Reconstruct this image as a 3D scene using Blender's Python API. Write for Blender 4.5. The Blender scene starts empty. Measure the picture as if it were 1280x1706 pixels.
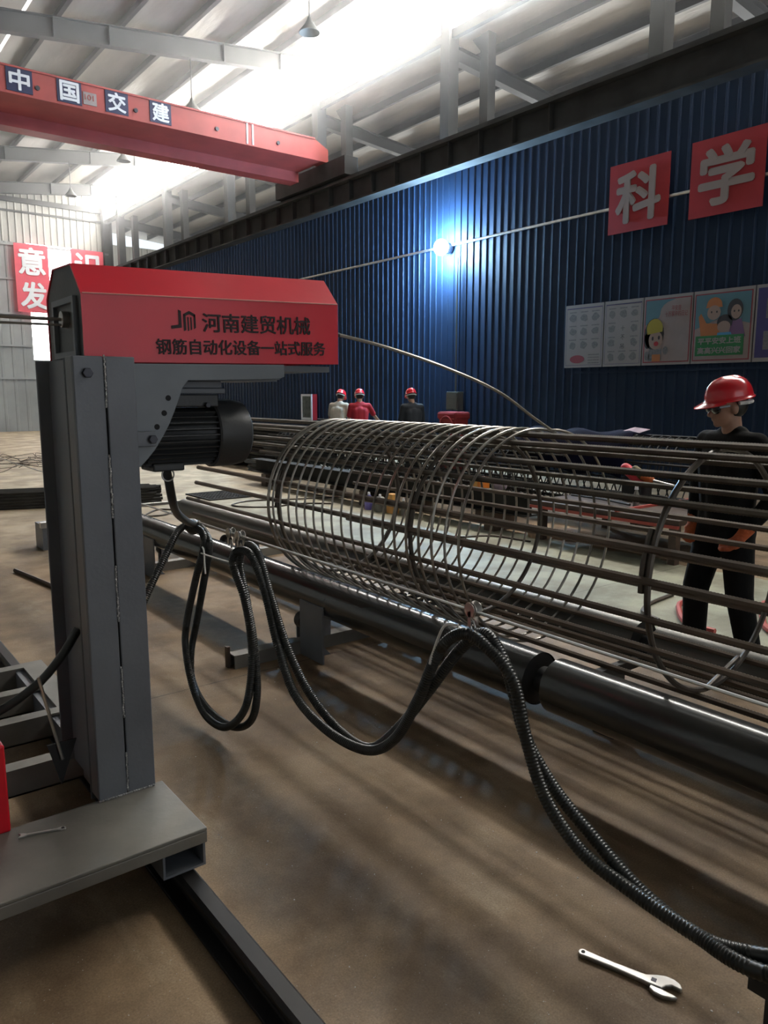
import bpy, bmesh, math, random
from mathutils import Vector, Matrix
random.seed(7)
S = bpy.context.scene
COL = S.collection
# ---------------------------------------------------------------- camera, world, exposure
F_PX, PITCH, YAW, EYE = 1265.0, 8.9, 37.7, 1.65
cam_d = bpy.data.cameras.new('camera'); cam = bpy.data.objects.new('camera', cam_d); COL.objects.link(cam)
cam.location = (0, 0, EYE)
cam.rotation_euler = (math.radians(90 - PITCH), 0, math.radians(-YAW))
cam_d.sensor_fit = 'VERTICAL'; cam_d.sensor_height = 36.0; cam_d.lens = 36.0 * F_PX / 1706.0
cam_d.clip_start = 0.05; cam_d.clip_end = 300
S.camera = cam
WORLD_STRENGTH = 1.25
CLERESTORY = 44.0        # emission of the glazed strips that let the daylight in
END_WINDOW = 9.0
ROOF_GLOW_HAZE = 0.022
w = bpy.data.worlds.new('overcast_sky'); S.world = w; w.use_nodes = True
bg = w.node_tree.nodes['Background']; bg.inputs[0].default_value = (0.88, 0.94, 1.0, 1); bg.inputs[1].default_value = WORLD_STRENGTH
S.view_settings.view_transform = 'Standard'; S.view_settings.look = 'None'
S.view_settings.gamma = 1.0; S.view_settings.use_curve_mapping = False
S.view_settings.exposure = 0.0
S.cycles.max_bounces = 4; S.cycles.diffuse_bounces = 3; S.cycles.glossy_bounces = 3; S.cycles.volume_bounces = 0
S.cycles.use_denoising = True
# unseen opening added behind the camera so sky light reaches the fronts (portal only guides the sampling)
pd = bpy.data.lights.new('sky_opening_portal', 'AREA'); pd.shape = 'RECTANGLE'; pd.size = 5.4; pd.size_y = 4.6; pd.cycles.is_portal = True
po = bpy.data.objects.new('sky_opening_portal', pd); COL.objects.link(po); po.location = (3.3, -5.9, 2.3); po.rotation_euler = (math.radians(90), 0, 0)
# ---------------------------------------------------------------- materials
MATS = {}
def mat(name, col, rough=0.5, metal=0.0, var=0.15, scale=5.0, bump=0.0, bscale=60.0, spec=0.5, emit=None, col2=None, stretch=(1, 1, 1), coat=0.0):
    m = bpy.data.materials.new(name); m.use_nodes = True; MATS[name] = m
    nt = m.node_tree; N = nt.nodes; L = nt.links; p = N['Principled BSDF']
    p.inputs['Roughness'].default_value = rough; p.inputs['Metallic'].default_value = metal
    p.inputs['Specular IOR Level'].default_value = spec
    if coat: p.inputs['Coat Weight'].default_value = coat; p.inputs['Coat Roughness'].default_value = 0.15
    tc = N.new('ShaderNodeTexCoord'); mp = N.new('ShaderNodeMapping'); mp.inputs['Scale'].default_value = stretch
    L.new(tc.outputs['Object'], mp.inputs['Vector'])
    nz = N.new('ShaderNodeTexNoise'); nz.inputs['Scale'].default_value = scale; nz.inputs['Detail'].default_value = 5
    L.new(mp.outputs[0], nz.inputs['Vector'])
    rp = N.new('ShaderNodeValToRGB'); L.new(nz.outputs['Fac'], rp.inputs['Fac'])
    a = col2 if col2 else tuple(c * (1 - var) for c in col); b = col if col2 else tuple(min(1, c * (1 + var)) for c in col)
    rp.color_ramp.elements[0].position = 0.33; rp.color_ramp.elements[1].position = 0.67
    rp.color_ramp.elements[0].color = (*a, 1); rp.color_ramp.elements[1].color = (*b, 1)
    L.new(rp.outputs['Color'], p.inputs['Base Color'])
    if bump:
        nb = N.new('ShaderNodeTexNoise'); nb.inputs['Scale'].default_value = bscale; nb.inputs['Detail'].default_value = 4
        L.new(mp.outputs[0], nb.inputs['Vector'])
        bp = N.new('ShaderNodeBump'); bp.inputs['Strength'].default_value = bump; bp.inputs['Distance'].default_value = 0.02
        L.new(nb.outputs['Fac'], bp.inputs['Height']); L.new(bp.outputs['Normal'], p.inputs['Normal'])
    if emit:
        p.inputs['Emission Color'].default_value = (*emit[0], 1); p.inputs['Emission Strength'].default_value = emit[1]
    return m
mat('blue_sheet', (0.0115, 0.027, 0.062), 0.6, 0, 0.12, 0.8, spec=0.25)
mat('grey_sheet', (0.42, 0.41, 0.37), 0.5, 0, 0.1, 1.0)
mat('grey_sheet_low', (0.30, 0.31, 0.30), 0.5, 0, 0.1, 1.0)
mat('foil', (0.38, 0.355, 0.30), 0.40, 0.35, 0.28, 1.2, 0.9, 5.0, stretch=(1, .25, 1))
mat('frame_steel', (0.065, 0.065, 0.062), 0.55, 0.0, 0.15, 2)
mat('purlin_steel', (0.085, 0.083, 0.075), 0.6, 0.0, 0.15, 2)
mat('runway_steel', (0.060, 0.060, 0.060), 0.7, 0.0, 0.2, 2, spec=0.1)
mat('crane_red', (0.36, 0.062, 0.054), 0.5, 0, 0.12, 2)
mat('navy', (0.018, 0.022, 0.07), 0.5, 0, 0.05)
mat('white_print', (0.72, 0.72, 0.74), 0.6, 0, 0.03)
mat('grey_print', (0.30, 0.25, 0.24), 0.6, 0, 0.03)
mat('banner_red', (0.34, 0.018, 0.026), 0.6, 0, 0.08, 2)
mat('banner_red_thin', (0.66, 0.10, 0.13), 0.6, 0, 0.08, 2)
mat('glass_lit', (0.8, 0.8, 0.8), 0.3, emit=((1.0, 0.97, 0.92), CLERESTORY))
mat('slit_lit', (0.8, 0.8, 0.8), 0.3, emit=((1.0, 0.97, 0.92), 9.0))
mat('bay_fill_glow', (0.8, 0.8, 0.8), 0.3, emit=((0.95, 0.98, 1.0), 15.0))
mat('window_lit', (0.8, 0.8, 0.8), 0.3, emit=((0.97, 1.0, 1.0), END_WINDOW))
mat('machine_grey', (0.145, 0.155, 0.172), 0.42, 0.1, 0.14, 3, 0.05, 80)
mat('bracket_grey', (0.15, 0.165, 0.18), 0.4, 0.1, 0.12, 4)
mat('plate_grey', (0.17, 0.16, 0.138), 0.5, 0.2, 0.38, 2.2, 0.04, 60)
mat('weld', (0.42, 0.42, 0.42), 0.35, 0.7, 0.4, 90, 0.6, 200)
mat('slot_black', (0.012, 0.012, 0.014), 0.8, 0, 0.1)
mat('cover_red', (0.72, 0.016, 0.036), 0.36, 0, 0.08, 2.2, 0.02, 30, coat=0.15)
mat('edge_pale', (0.75, 0.35, 0.30), 0.5, 0, 0.1)
mat('stencil', (0.025, 0.008, 0.010), 0.6, 0, 0.3, 20)
mat('motor_black', (0.040, 0.041, 0.042), 0.42, 0.0, 0.12, 6, 0.05, 90)
mat('bolt_dark', (0.05, 0.05, 0.06), 0.4, 0.5, 0.1)
mat('steel_bright', (0.55, 0.53, 0.50), 0.28, 0.9, 0.15, 12)
mat('chrome', (0.42, 0.41, 0.39), 0.38, 1.0, 0.08, 20)
mat('pipe_steel', (0.050, 0.050, 0.047), 0.19, 0.35, 0.35, 5, 0.015, 40, stretch=(1, .12, 1), spec=0.8)
mat('pipe_worn', (0.12, 0.115, 0.10), 0.36, 0.5, 0.4, 4, 0.03, 40, stretch=(1, .2, 1))
mat('pipe_dark', (0.03, 0.03, 0.03), 0.55, 0.3, 0.2, 5)
mat('rod_rust', (0.115, 0.085, 0.060), 0.42, 0.45, 0.35, 9, stretch=(1, .2, 1))
mat('rod_ribbed', (0.085, 0.068, 0.048), 0.38, 0.55, 0.3, 9)
mat('spiral_wire', (0.32, 0.295, 0.26), 0.32, 0.8, 0.25, 8)
mat('ring_steel', (0.10, 0.085, 0.070), 0.45, 0.5, 0.3, 9)
mat('rope_wire', (0.62, 0.62, 0.60), 0.3, 0.85, 0.1, 30)
mat('hose_black', (0.018, 0.019, 0.016), 0.36, 0, 0.2, 8)
mat('rail_steel', (0.022, 0.021, 0.020), 0.45, 0.4, 0.3, 6, stretch=(1, .15, 1))
mat('dark_stock', (0.018, 0.018, 0.018), 0.6, 0.3, 0.35, 4, stretch=(1, .3, 1))
mat('dark_stock_b', (0.035, 0.033, 0.030), 0.8, 0.1, 0.35, 4, spec=0.2)
mat('brown_steel', (0.075, 0.050, 0.038), 0.5, 0.3, 0.3, 4)
mat('helmet_red', (0.60, 0.012, 0.022), 0.22, 0, 0.04, coat=0.5)
mat('skin', (0.36, 0.20, 0.135), 0.5, 0, 0.08, 12)
mat('hair', (0.010, 0.009, 0.008), 0.5)
mat('shirt_black', (0.007, 0.007, 0.0065), 0.9, 0, 0.2, 18, 0.25, 14, spec=0.2)
mat('trouser_black', (0.006, 0.006, 0.0065), 0.9, 0, 0.2, 18, 0.25, 12, spec=0.2)
mat('shirt_red', (0.34, 0.008, 0.020), 0.8, 0, 0.12, 9, 0.2, 14)
mat('shirt_beige', (0.46, 0.42, 0.34), 0.8, 0, 0.12, 9, 0.2, 14)
mat('shirt_dark', (0.012, 0.016, 0.022), 0.8, 0, 0.12, 9, 0.2, 14)
mat('glove_orange', (0.42, 0.085, 0.022), 0.75, 0, 0.35, 14, 0.3, 60)
mat('strap_white', (0.62, 0.62, 0.60), 0.5, 0, 0.04)
mat('lens_black', (0.006, 0.006, 0.008), 0.08, 0, 0.0, coat=0.6)
mat('poster_white', (0.231, 0.220, 0.223), 0.55, 0, 0.03)
mat('poster_sky', (0.066, 0.165, 0.214), 0.55, 0, 0.12, 1.5)
mat('poster_pink', (0.231, 0.193, 0.193), 0.55, 0, 0.05)
mat('poster_maroon', (0.20, 0.03, 0.045), 0.55, 0, 0.04)
mat('poster_grey', (0.13, 0.13, 0.14), 0.6, 0, 0.2, 30)
mat('poster_black', (0.02, 0.02, 0.025), 0.6, 0, 0.04)
mat('poster_yellow', (0.273, 0.229, 0.014), 0.55, 0, 0.05)
mat('poster_skin', (0.256, 0.186, 0.157), 0.55, 0, 0.03)
mat('poster_orange', (0.336, 0.119, 0.035), 0.55, 0, 0.05)
mat('poster_green', (0.014, 0.154, 0.052), 0.55, 0, 0.04)
mat('poster_purple', (0.13, 0.07, 0.16), 0.55, 0, 0.04)
mat('poster_navy', (0.035, 0.03, 0.13), 0.55, 0, 0.04)
mat('poster_blue', (0.05, 0.22, 0.42), 0.55, 0, 0.04)
mat('lamp_housing', (0.10, 0.10, 0.11), 0.4, 0.5, 0.05)
mat('lamp_glow', (0.9, 0.95, 1.0), 0.3, emit=((0.42, 0.70, 1.0), 1800.0))
mat('shade_grey', (0.20, 0.20, 0.19), 0.5, 0.3, 0.1)
mat('cabinet_red', (0.30, 0.015, 0.02), 0.4, 0, 0.06)
mat('cabinet_glass', (0.10, 0.11, 0.10), 0.12, 0, 0.3, 8)
mat('box_grey', (0.09, 0.09, 0.075), 0.5, 0, 0.1)
mat('tarp_red', (0.25, 0.014, 0.014), 0.8, 0, 0.2, 5, 0.3, 6)
mat('bottle_purple', (0.20, 0.17, 0.52), 0.35, 0, 0.15, 9)
mat('cap_white', (0.75, 0.75, 0.78), 0.35, 0, 0.03)
mat('jar_grey', (0.20, 0.19, 0.17), 0.3, 0, 0.1)
mat('box_orange', (0.70, 0.20, 0.02), 0.5, 0, 0.1)
mat('box_orange_pale', (0.75, 0.38, 0.10), 0.5, 0, 0.1)
mat('wood', (0.42, 0.27, 0.17), 0.7, 0, 0.3, 7, stretch=(1, 4, 1))
mat('cloth_navy', (0.005, 0.005, 0.018), 0.9, 0, 0.3, 6, 0.4, 8, spec=0.1)
mat('paper_pink', (0.36, 0.27, 0.32), 0.7, 0, 0.25, 9)
mat('grip_red', (0.55, 0.02, 0.035), 0.5, 0, 0.1)
mat('grip_olive', (0.10, 0.075, 0.015), 0.6, 0, 0.2)
mat('grip_orange', (0.50, 0.11, 0.015), 0.55, 0, 0.2)
mat('hose_red', (0.42, 0.07, 0.055), 0.45, 0, 0.12)
mat('tie_white', (0.80, 0.80, 0.76), 0.4, 0, 0.02)
mat('panel_red', (0.62, 0.006, 0.018), 0.3, 0, 0.05)
mat('debris', (0.55, 0.52, 0.48), 0.5, 0.2, 0.4, 30)
mat('scrap_dark', (0.075, 0.055, 0.040), 0.6, 0.2, 0.3, 12)

def floor_material():
    m = bpy.data.materials.new('concrete_floor'); m.use_nodes = True; MATS['concrete_floor'] = m
    nt = m.node_tree; N = nt.nodes; L = nt.links; p = N['Principled BSDF']
    tc = N.new('ShaderNodeNewGeometry'); sp = N.new('ShaderNodeSeparateXYZ'); L.new(tc.outputs['Position'], sp.inputs[0])
    def noise(scale, det=6, st=(1, 1, 1)):
        mp = N.new('ShaderNodeMapping'); mp.inputs['Scale'].default_value = st; L.new(tc.outputs['Position'], mp.inputs[0])
        n = N.new('ShaderNodeTexNoise'); n.inputs['Scale'].default_value = scale; n.inputs['Detail'].default_value = det; n.inputs['Roughness'].default_value = 0.6
        L.new(mp.outputs[0], n.inputs['Vector']); return n.outputs['Fac']
    def ramp(f, p0, c0, p1, c1):
        r = N.new('ShaderNodeValToRGB'); L.new(f, r.inputs[0]); e = r.color_ramp.elements
        e[0].position = p0; e[1].position = p1; e[0].color = (*c0, 1); e[1].color = (*c1, 1); return r.outputs[0]
    def mix(f, a, b, mode='MIX'):
        x = N.new('ShaderNodeMix'); x.data_type = 'RGBA'; x.blend_type = mode
        if isinstance(f, float): x.inputs[0].default_value = f
        else: L.new(f, x.inputs[0])
        for i, v in ((6, a), (7, b)):
            if isinstance(v, tuple): x.inputs[i].default_value = (*v, 1)
            else: L.new(v, x.inputs[i])
        return x.outputs[2]
    def math_(op, a, b=0.0, c=0.0):
        x = N.new('ShaderNodeMath'); x.operation = op
        for i, v in enumerate((a, b, c)):
            if isinstance(v, (int, float)): x.inputs[i].default_value = v
            else: L.new(v, x.inputs[i])
        return x.outputs[0]
    base = ramp(noise(0.9), 0.32, (0.165, 0.108, 0.060), 0.68, (0.285, 0.200, 0.118))
    base = mix(ramp(noise(3.2, 7), 0.35, (0, 0, 0), 0.75, (1, 1, 1)), base, (0.330, 0.240, 0.148))
    dust = ramp(noise(5.0, 8, (1, .4, 1)), 0.56, (0, 0, 0), 0.80, (1, 1, 1))
    base = mix(dust, base, (0.40, 0.32, 0.22))
    # pale painted walkway beyond the roller bed, and the sandy far slab, lightened further for the light it reflects
    x = sp.outputs[0]; y = sp.outputs[1]
    xw = math_('ADD', x, math_('MULTIPLY', noise(1.4, 5), 0.5))
    lane = math_('MULTIPLY', math_('SMOOTHSTEP' if False else 'GREATER_THAN', xw, 4.35), math_('LESS_THAN', xw, 7.0))
    lane = math_('MULTIPLY', lane, math_('LESS_THAN', y, 16.0))
    pale = ramp(noise(2.0, 6), 0.3, (0.29, 0.31, 0.235), 0.7, (0.40, 0.41, 0.32))
    base = mix(math_('MULTIPLY', lane, 0.9), base, pale)
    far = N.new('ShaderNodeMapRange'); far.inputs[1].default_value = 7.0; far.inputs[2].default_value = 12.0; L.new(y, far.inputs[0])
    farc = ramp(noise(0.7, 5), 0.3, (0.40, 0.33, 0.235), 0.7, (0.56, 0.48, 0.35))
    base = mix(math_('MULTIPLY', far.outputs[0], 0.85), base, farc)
    # saw-cut joints
    yj = math_('ABSOLUTE', math_('SUBTRACT', math_('MODULO', math_('ADD', y, 20 - 3.9 + 2.5), 5.0), 2.5))
    joint = math_('LESS_THAN', math_('ADD', yj, math_('MULTIPLY', noise(6), 0.012)), 0.0095)
    base = mix(math_('MULTIPLY', joint, 0.75), base, (0.05, 0.035, 0.022))
    grain = ramp(noise(160, 3), 0.25, (0.62, 0.60, 0.58), 0.75, (1.25, 1.25, 1.25))
    base = mix(0.8, base, grain, 'MULTIPLY')
    blot = ramp(noise(1.7, 8), 0.42, (0.55, 0.50, 0.46), 0.60, (1.15, 1.12, 1.08))
    base = mix(0.7, base, blot, 'MULTIPLY')
    # speckle of filings
    spk = ramp(noise(95, 2), 0.70, (0, 0, 0), 0.74, (1, 1, 1))
    base = mix(spk, base, (0.42, 0.40, 0.36))
    L.new(base, p.inputs['Base Color'])
    L.new(ramp(noise(2.6, 6), 0.3, (0.55,) * 3, 0.7, (0.75,) * 3), p.inputs['Roughness'])
    p.inputs['Specular IOR Level'].default_value = 0.35
    bp = N.new('ShaderNodeBump'); bp.inputs['Strength'].default_value = 0.18; bp.inputs['Distance'].default_value = 0.01
    L.new(noise(38, 6), bp.inputs['Height']); L.new(bp.outputs['Normal'], p.inputs['Normal'])
floor_material()

# ---------------------------------------------------------------- helpers
ORG = {}
def origin(o):
    return ORG.get(o.name, Vector((0, 0, 0))) if o else Vector((0, 0, 0))
def tag(o, label=None, cat=None, group=None, kind=None):
    if label: o['label'] = label
    if cat: o['category'] = cat
    if group: o['group'] = group
    if kind: o['kind'] = kind
    return o
def thing(name, loc, label=None, cat=None, group=None, kind=None):
    o = bpy.data.objects.new(name, None); COL.objects.link(o); o.location = loc; o.empty_display_size = 0.1
    ORG[o.name] = Vector(loc); return tag(o, label, cat, group, kind)
def catmull(pts, step):
    P = [Vector(p) for p in pts]; P = [P[0] * 2 - P[1]] + P + [P[-1] * 2 - P[-2]]; out = []
    for i in range(1, len(P) - 2):
        a, b, c, d = P[i - 1:i + 3]; n = max(1, int((c - b).length / step))
        for k in range(n):
            t = k / n
            out.append(0.5 * ((2 * b) + (c - a) * t + (2 * a - 5 * b + 4 * c - d) * t * t + (3 * b - a - 3 * c + d) * t ** 3))
    out.append(P[-2]); return out
class MB:
    def __init__(s): s.v = []; s.f = []
    def add(s, vs, fs):
        o = len(s.v); s.v += [Vector(v) for v in vs]; s.f += [tuple(i + o for i in f) for f in fs]; return s
    def box(s, lo, hi, M=None):
        x0, y0, z0 = lo; x1, y1, z1 = hi
        vs = [Vector(p) for p in ((x0, y0, z0), (x1, y0, z0), (x1, y1, z0), (x0, y1, z0), (x0, y0, z1), (x1, y0, z1), (x1, y1, z1), (x0, y1, z1))]
        if M: vs = [M @ v for v in vs]
        return s.add(vs, [(0, 3, 2, 1), (4, 5, 6, 7), (0, 1, 5, 4), (1, 2, 6, 5), (2, 3, 7, 6), (3, 0, 4, 7)])
    def prism(s, poly, d, M=None):
        n = len(poly); vs = [Vector((p[0], p[1], 0)) for p in poly] + [Vector((p[0], p[1], d)) for p in poly]
        if M: vs = [M @ v for v in vs]
        fs = [tuple(range(n - 1, -1, -1)), tuple(range(n, 2 * n))] + [(i, (i + 1) % n, n + (i + 1) % n, n + i) for i in range(n)]
        return s.add(vs, fs)
    def loft(s, rings, cap=True, close=True):
        n = len(rings[0]); vs = [p for r in rings for p in r]; fs = []
        for k in range(len(rings) - 1):
            for i in range(n if close else n - 1):
                j = (i + 1) % n; fs.append((k * n + i, k * n + j, (k + 1) * n + j, (k + 1) * n + i))
        if cap: fs += [tuple(range(n - 1, -1, -1)), tuple(range((len(rings) - 1) * n, len(rings) * n))]
        return s.add(vs, fs)
    def tube(s, pts, r, sides=8, cap=True):
        P = [Vector(p) for p in pts]; rad = r if callable(r) else (lambda i, n: r)
        t = (P[1] - P[0]).normalized(); u = t.orthogonal().normalized(); rings = []
        for i, p in enumerate(P):
            tn = (P[min(i + 1, len(P) - 1)] - P[max(i - 1, 0)]).normalized()
            u = (u - tn * u.dot(tn)).normalized(); v = tn.cross(u); q = rad(i, len(P))
            rings.append([p + (u * math.cos(a) + v * math.sin(a)) * q for a in [2 * math.pi * k / sides for k in range(sides)]])
        return s.loft(rings, cap)
    def cyl(s, p0, p1, r, sides=16, r1=None):
        r1 = r if r1 is None else r1
        return s.tube([p0, p1], lambda i, n: r if i == 0 else r1, sides)
    def lathe(s, prof, M=None, sides=24, arc=2 * math.pi):
        rings = []
        for (r, z) in prof:
            rings.append([Vector((r * math.cos(arc * k / sides), r * math.sin(arc * k / sides), z)) for k in range(sides)])
        if M: rings = [[M @ v for v in q] for q in rings]
        return s.loft(rings, True)
    def ell(s, c, r, n=16, m=10, M=None):
        rings = []
        for j in range(1, m):
            a = math.pi * j / m
            rings.append([Vector((r[0] * math.sin(a) * math.cos(2 * math.pi * k / n), r[1] * math.sin(a) * math.sin(2 * math.pi * k / n), -r[2] * math.cos(a))) for k in range(n)])
        if M: rings = [[M @ v for v in q] for q in rings]
        rings = [[v + Vector(c) for v in q] for q in rings]
        return s.loft(rings, True)
    def build(s, name, m, parent=None, smooth=False, bevel=0.0, label=None, cat=None, group=None, kind=None):
        me = bpy.data.meshes.new(name)
        if parent is not None: o0 = origin(parent)
        else:
            xs = [v.x for v in s.v]; ys = [v.y for v in s.v]; zs = [v.z for v in s.v]
            o0 = Vector(((min(xs) + max(xs)) / 2, (min(ys) + max(ys)) / 2, min(zs)))
        me.from_pydata([v - o0 for v in s.v], [], s.f); me.update()
        bm = bmesh.new(); bm.from_mesh(me); bmesh.ops.recalc_face_normals(bm, faces=bm.faces); bm.to_mesh(me); bm.free()
        me.materials.append(MATS[m])
        if smooth:
            for p in me.polygons: p.use_smooth = True
            if smooth != 'all':
                try: me.set_sharp_from_angle(angle=math.radians(40))
                except Exception: pass
        o = bpy.data.objects.new(name, me); COL.objects.link(o)
        if parent is not None: o.parent = parent
        else: o.location = o0
        ORG[o.name] = o0
        if bevel:
            b = o.modifiers.new('bevel', 'BEVEL'); b.width = bevel; b.segments = 2; b.limit_method = 'ANGLE'; b.angle_limit = math.radians(50)
        return tag(o, label, cat, group, kind)
def share(src, name, parent, offset, rot=None):
    """another piece with the same mesh data"""
    o = bpy.data.objects.new(name, src.data); COL.objects.link(o); o.parent = parent
    o.location = Vector(offset)
    if rot: o.rotation_euler = rot
    ORG[o.name] = origin(parent); return o
FACE_W = Matrix(((0, 0, -1), (-1, 0, 0), (0, 1, 0))).to_4x4()     # faces -X: u = -Y, v = Z
FACE_S = Matrix(((1, 0, 0), (0, 0, -1), (0, 1, 0))).to_4x4()      # faces -Y: u = X,  v = Z
def place(base, at): return Matrix.Translation(at) @ base
def text(name, s, size, m, parent, M, offset=0.0, depth=0.004, sx=1.0, fit=None, bold=0.0):
    c = bpy.data.curves.new(name, 'FONT'); c.body = s; c.size = 1.0; c.align_x = 'CENTER'; c.offset = 0.0; c.extrude = depth / max(size, .01) / 2; c.resolution_u = 3
    o = bpy.data.objects.new('tmp', c); COL.objects.link(o)
    me = bpy.data.meshes.new_from_object(o.evaluated_get(bpy.context.evaluated_depsgraph_get()))
    bpy.data.objects.remove(o); bpy.data.curves.remove(c)
    xs = [v.co.x for v in me.vertices]; ys = [v.co.y for v in me.vertices]
    cx = (min(xs) + max(xs)) / 2; cy = (min(ys) + max(ys)) / 2
    kx = ky = size
    if fit: kx = fit[0] / (max(xs) - min(xs)); ky = fit[1] / (max(ys) - min(ys))
    o0 = origin(parent)
    for v in me.vertices:
        v.co = M @ Vector(((v.co.x - cx) * kx * sx, (v.co.y - cy) * ky, v.co.z * size)) - o0
    if bold:
        bm = bmesh.new(); bm.from_mesh(me); geo = bm.verts[:] + bm.edges[:] + bm.faces[:]
        R3 = M.to_3x3()
        for q in range(8):
            d = R3 @ Vector((math.cos(q * math.pi / 4), math.sin(q * math.pi / 4), 0)) * bold + (R3 @ Vector((0, 0, 1))).normalized() * (q + 1) * max(0.0002, bold * 0.04)
            g2 = bmesh.ops.duplicate(bm, geom=geo); vs = [e for e in g2['geom'] if isinstance(e, bmesh.types.BMVert)]
            bmesh.ops.translate(bm, verts=vs, vec=d)
        bm.to_mesh(me); bm.free()
    me.name = name; me.materials.clear(); me.materials.append(MATS[m])
    ob = bpy.data.objects.new(name, me); COL.objects.link(ob); ob.parent = parent; ORG[ob.name] = o0
    return ob
def ellipse2(cx, cy, rx, ry, n=18, a0=0, a1=360):
    return [(cx + rx * math.cos(math.radians(a0 + (a1 - a0) * k / n)), cy + ry * math.sin(math.radians(a0 + (a1 - a0) * k / n))) for k in range(n if a1 - a0 == 360 else n + 1)]
def rect2(x0, y0, x1, y1): return [(x0, y0), (x1, y0), (x1, y1), (x0, y1)]
# ================================================================ the hall
def rz(x): return 9.72 + 0.121 * (x - 4.17)         # underside of the roof sheets
FR = [34.2, 29.0, 23.8, 18.4, 13.2, 8.0, 2.8, -2.4]   # frame lines
XW, Y0, Y1 = 12.0, -6.0, 36.0
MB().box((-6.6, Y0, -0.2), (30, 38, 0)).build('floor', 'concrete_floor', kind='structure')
def corrugated(a0, a1, z0, z1, at, axis, period=0.2, depth=0.03, thick=0.05):
    pr = []; a = a0
    while a < a1 - 1e-6:
        for da, dd in ((0, 0), (0.70, 0), (0.77, 1), (0.93, 1)):
            p = a + da * period
            if p <= a1: pr.append((p, dd * depth))
        a += period
    pr.append((a1, 0)); back = [(a1, -thick), (a0, -thick)]
    ring = pr + back
    def pt(q, z): return Vector((at - q[1], q[0], z)) if axis == 'x' else Vector((q[0], at - q[1], z))
    return [[pt(q, z0) for q in ring], [pt(q, z1) for q in ring]]
wr = MB().loft(corrugated(Y0, Y1, 0, 7.1, XW, 'x', depth=0.02)).build('wall_right', 'blue_sheet', kind='structure')
MB().box((XW - 0.05, Y0, 2.02), (XW - 0.03, 9.5, 2.06)).build('seam_strip', 'blue_sheet', wr)
# crane runway on brackets along the top of the blue wall
rb = MB(); rb.box((11.32, Y0, 6.83), (11.68, 35.3, 6.88)).box((11.34, Y0, 6.30), (11.66, 35.3, 6.34)).box((11.49, Y0, 6.34), (11.51, 35.3, 6.83))
rb.build('runway_beam', 'runway_steel', wr)
MB().box((11.46, Y0, 6.88), (11.54, 35.3, 6.98)).build('runway_rail', 'runway_steel', wr)
k = 0; y = 35.0; stf = None
while y > 9:
    m = MB().box((11.36, y, 6.34), (11.64, y + 0.02, 6.83))
    if stf is None: stf = m.build('stiffener', 'runway_steel', wr); ys = y
    else: share(stf, 'stiffener', wr, (0, y - ys, 0))
    y -= 0.9
# upper columns carrying the high roof and the shorter posts of the next bay
for y in FR[:7]:
    MB().box((11.86, y - 0.14, 7.1), (12.14, y + 0.14, rz(12) - 0.3)).build('upper_column', 'frame_steel', wr)
    p = MB().box((12.2, y - 0.98, 7.0), (12.42, y - 0.74, 9.1)); p.prism([(0, 0), (0.3, 0), (0, -0.35)], 0.1, Matrix(((0, 0, 1, 12.25), (1, 0, 0, y - 0.74), (0, 1, 0, 9.1), (0, 0, 0, 1))))
    p.build('post', 'frame_steel', wr)
# ceiling of the high bay
ce = MB(); X0 = -6.6
ce.add([(X0, Y0, rz(X0)), (4.72, Y0, rz(4.72)), (4.72, Y1, rz(4.72)), (X0, Y1, rz(X0)), (X0, Y0, rz(X0) + .08), (4.72, Y0, rz(4.72) + .08), (4.72, Y1, rz(4.72) + .08), (X0, Y1, rz(X0) + .08)],
       [(0, 3, 2, 1), (4, 5, 6, 7), (0, 1, 5, 4), (1, 2, 6, 5), (2, 3, 7, 6), (3, 0, 4, 7)])
ce.add([(4.80, Y0, rz(4.80)), (10.9, Y0, rz(10.9)), (10.9, Y1, rz(10.9)), (4.80, Y1, rz(4.80)), (4.80, Y0, rz(4.80) + .08), (10.9, Y0, rz(10.9) + .08), (10.9, Y1, rz(10.9) + .08), (4.80, Y1, rz(4.80) + .08)],
       [(0, 3, 2, 1), (4, 5, 6, 7), (0, 1, 5, 4), (1, 2, 6, 5), (2, 3, 7, 6), (3, 0, 4, 7)])
ce = ce.build('ceiling', 'foil', kind='structure')
px = 10.9; pur = None
while px > -6:
    z = rz(px)
    if pur is None:
        m = MB().box((px - 0.03, Y0, z - 0.22), (px - 0.005, Y1, z)).box((px - 0.10, Y0, z - 0.22), (px - 0.03, Y1, z - 0.20)).box((px - 0.03, Y0, z - 0.02), (px + 0.05, Y1, z))
        pur = m.build('purlin', 'purlin_steel', ce); pz = (px, z)
    else: share(pur, 'purlin', ce, (px - pz[0], 0, z - pz[1]))
    px -= 1.38
raf = None
for y in FR:
    if raf is None:
        m = MB(); a = -6.5; b = 11.86
        def beam(x0, x1, y0, y1, d0, d1): m.add([(x0, y0, rz(x0) - d0), (x1, y0, rz(x1) - d0), (x1, y1, rz(x1) - d0), (x0, y1, rz(x0) - d0), (x0, y0, rz(x0) - d1), (x1, y0, rz(x1) - d1), (x1, y1, rz(x1) - d1), (x0, y1, rz(x0) - d1)],
            [(0, 3, 2, 1), (4, 5, 6, 7), (0, 1, 5, 4), (1, 2, 6, 5), (2, 3, 7, 6), (3, 0, 4, 7)])
        beam(a, b, y - 0.10, y + 0.10, 0.24, 0.222); beam(a, b, y - 0.10, y + 0.10, 0.66, 0.64); beam(a, b, y - 0.006, y + 0.006, 0.64, 0.24)
        for xs in (2.0, 5.2, 6.4, 9.2, 10.8): beam(xs, xs + 0.014, y - 0.09, y + 0.09, 0.64, 0.24)
        raf = m.build('rafter', 'frame_steel', ce); ry = y
    else: share(raf, 'rafter', ce, (0, y - ry, 0))
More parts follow.
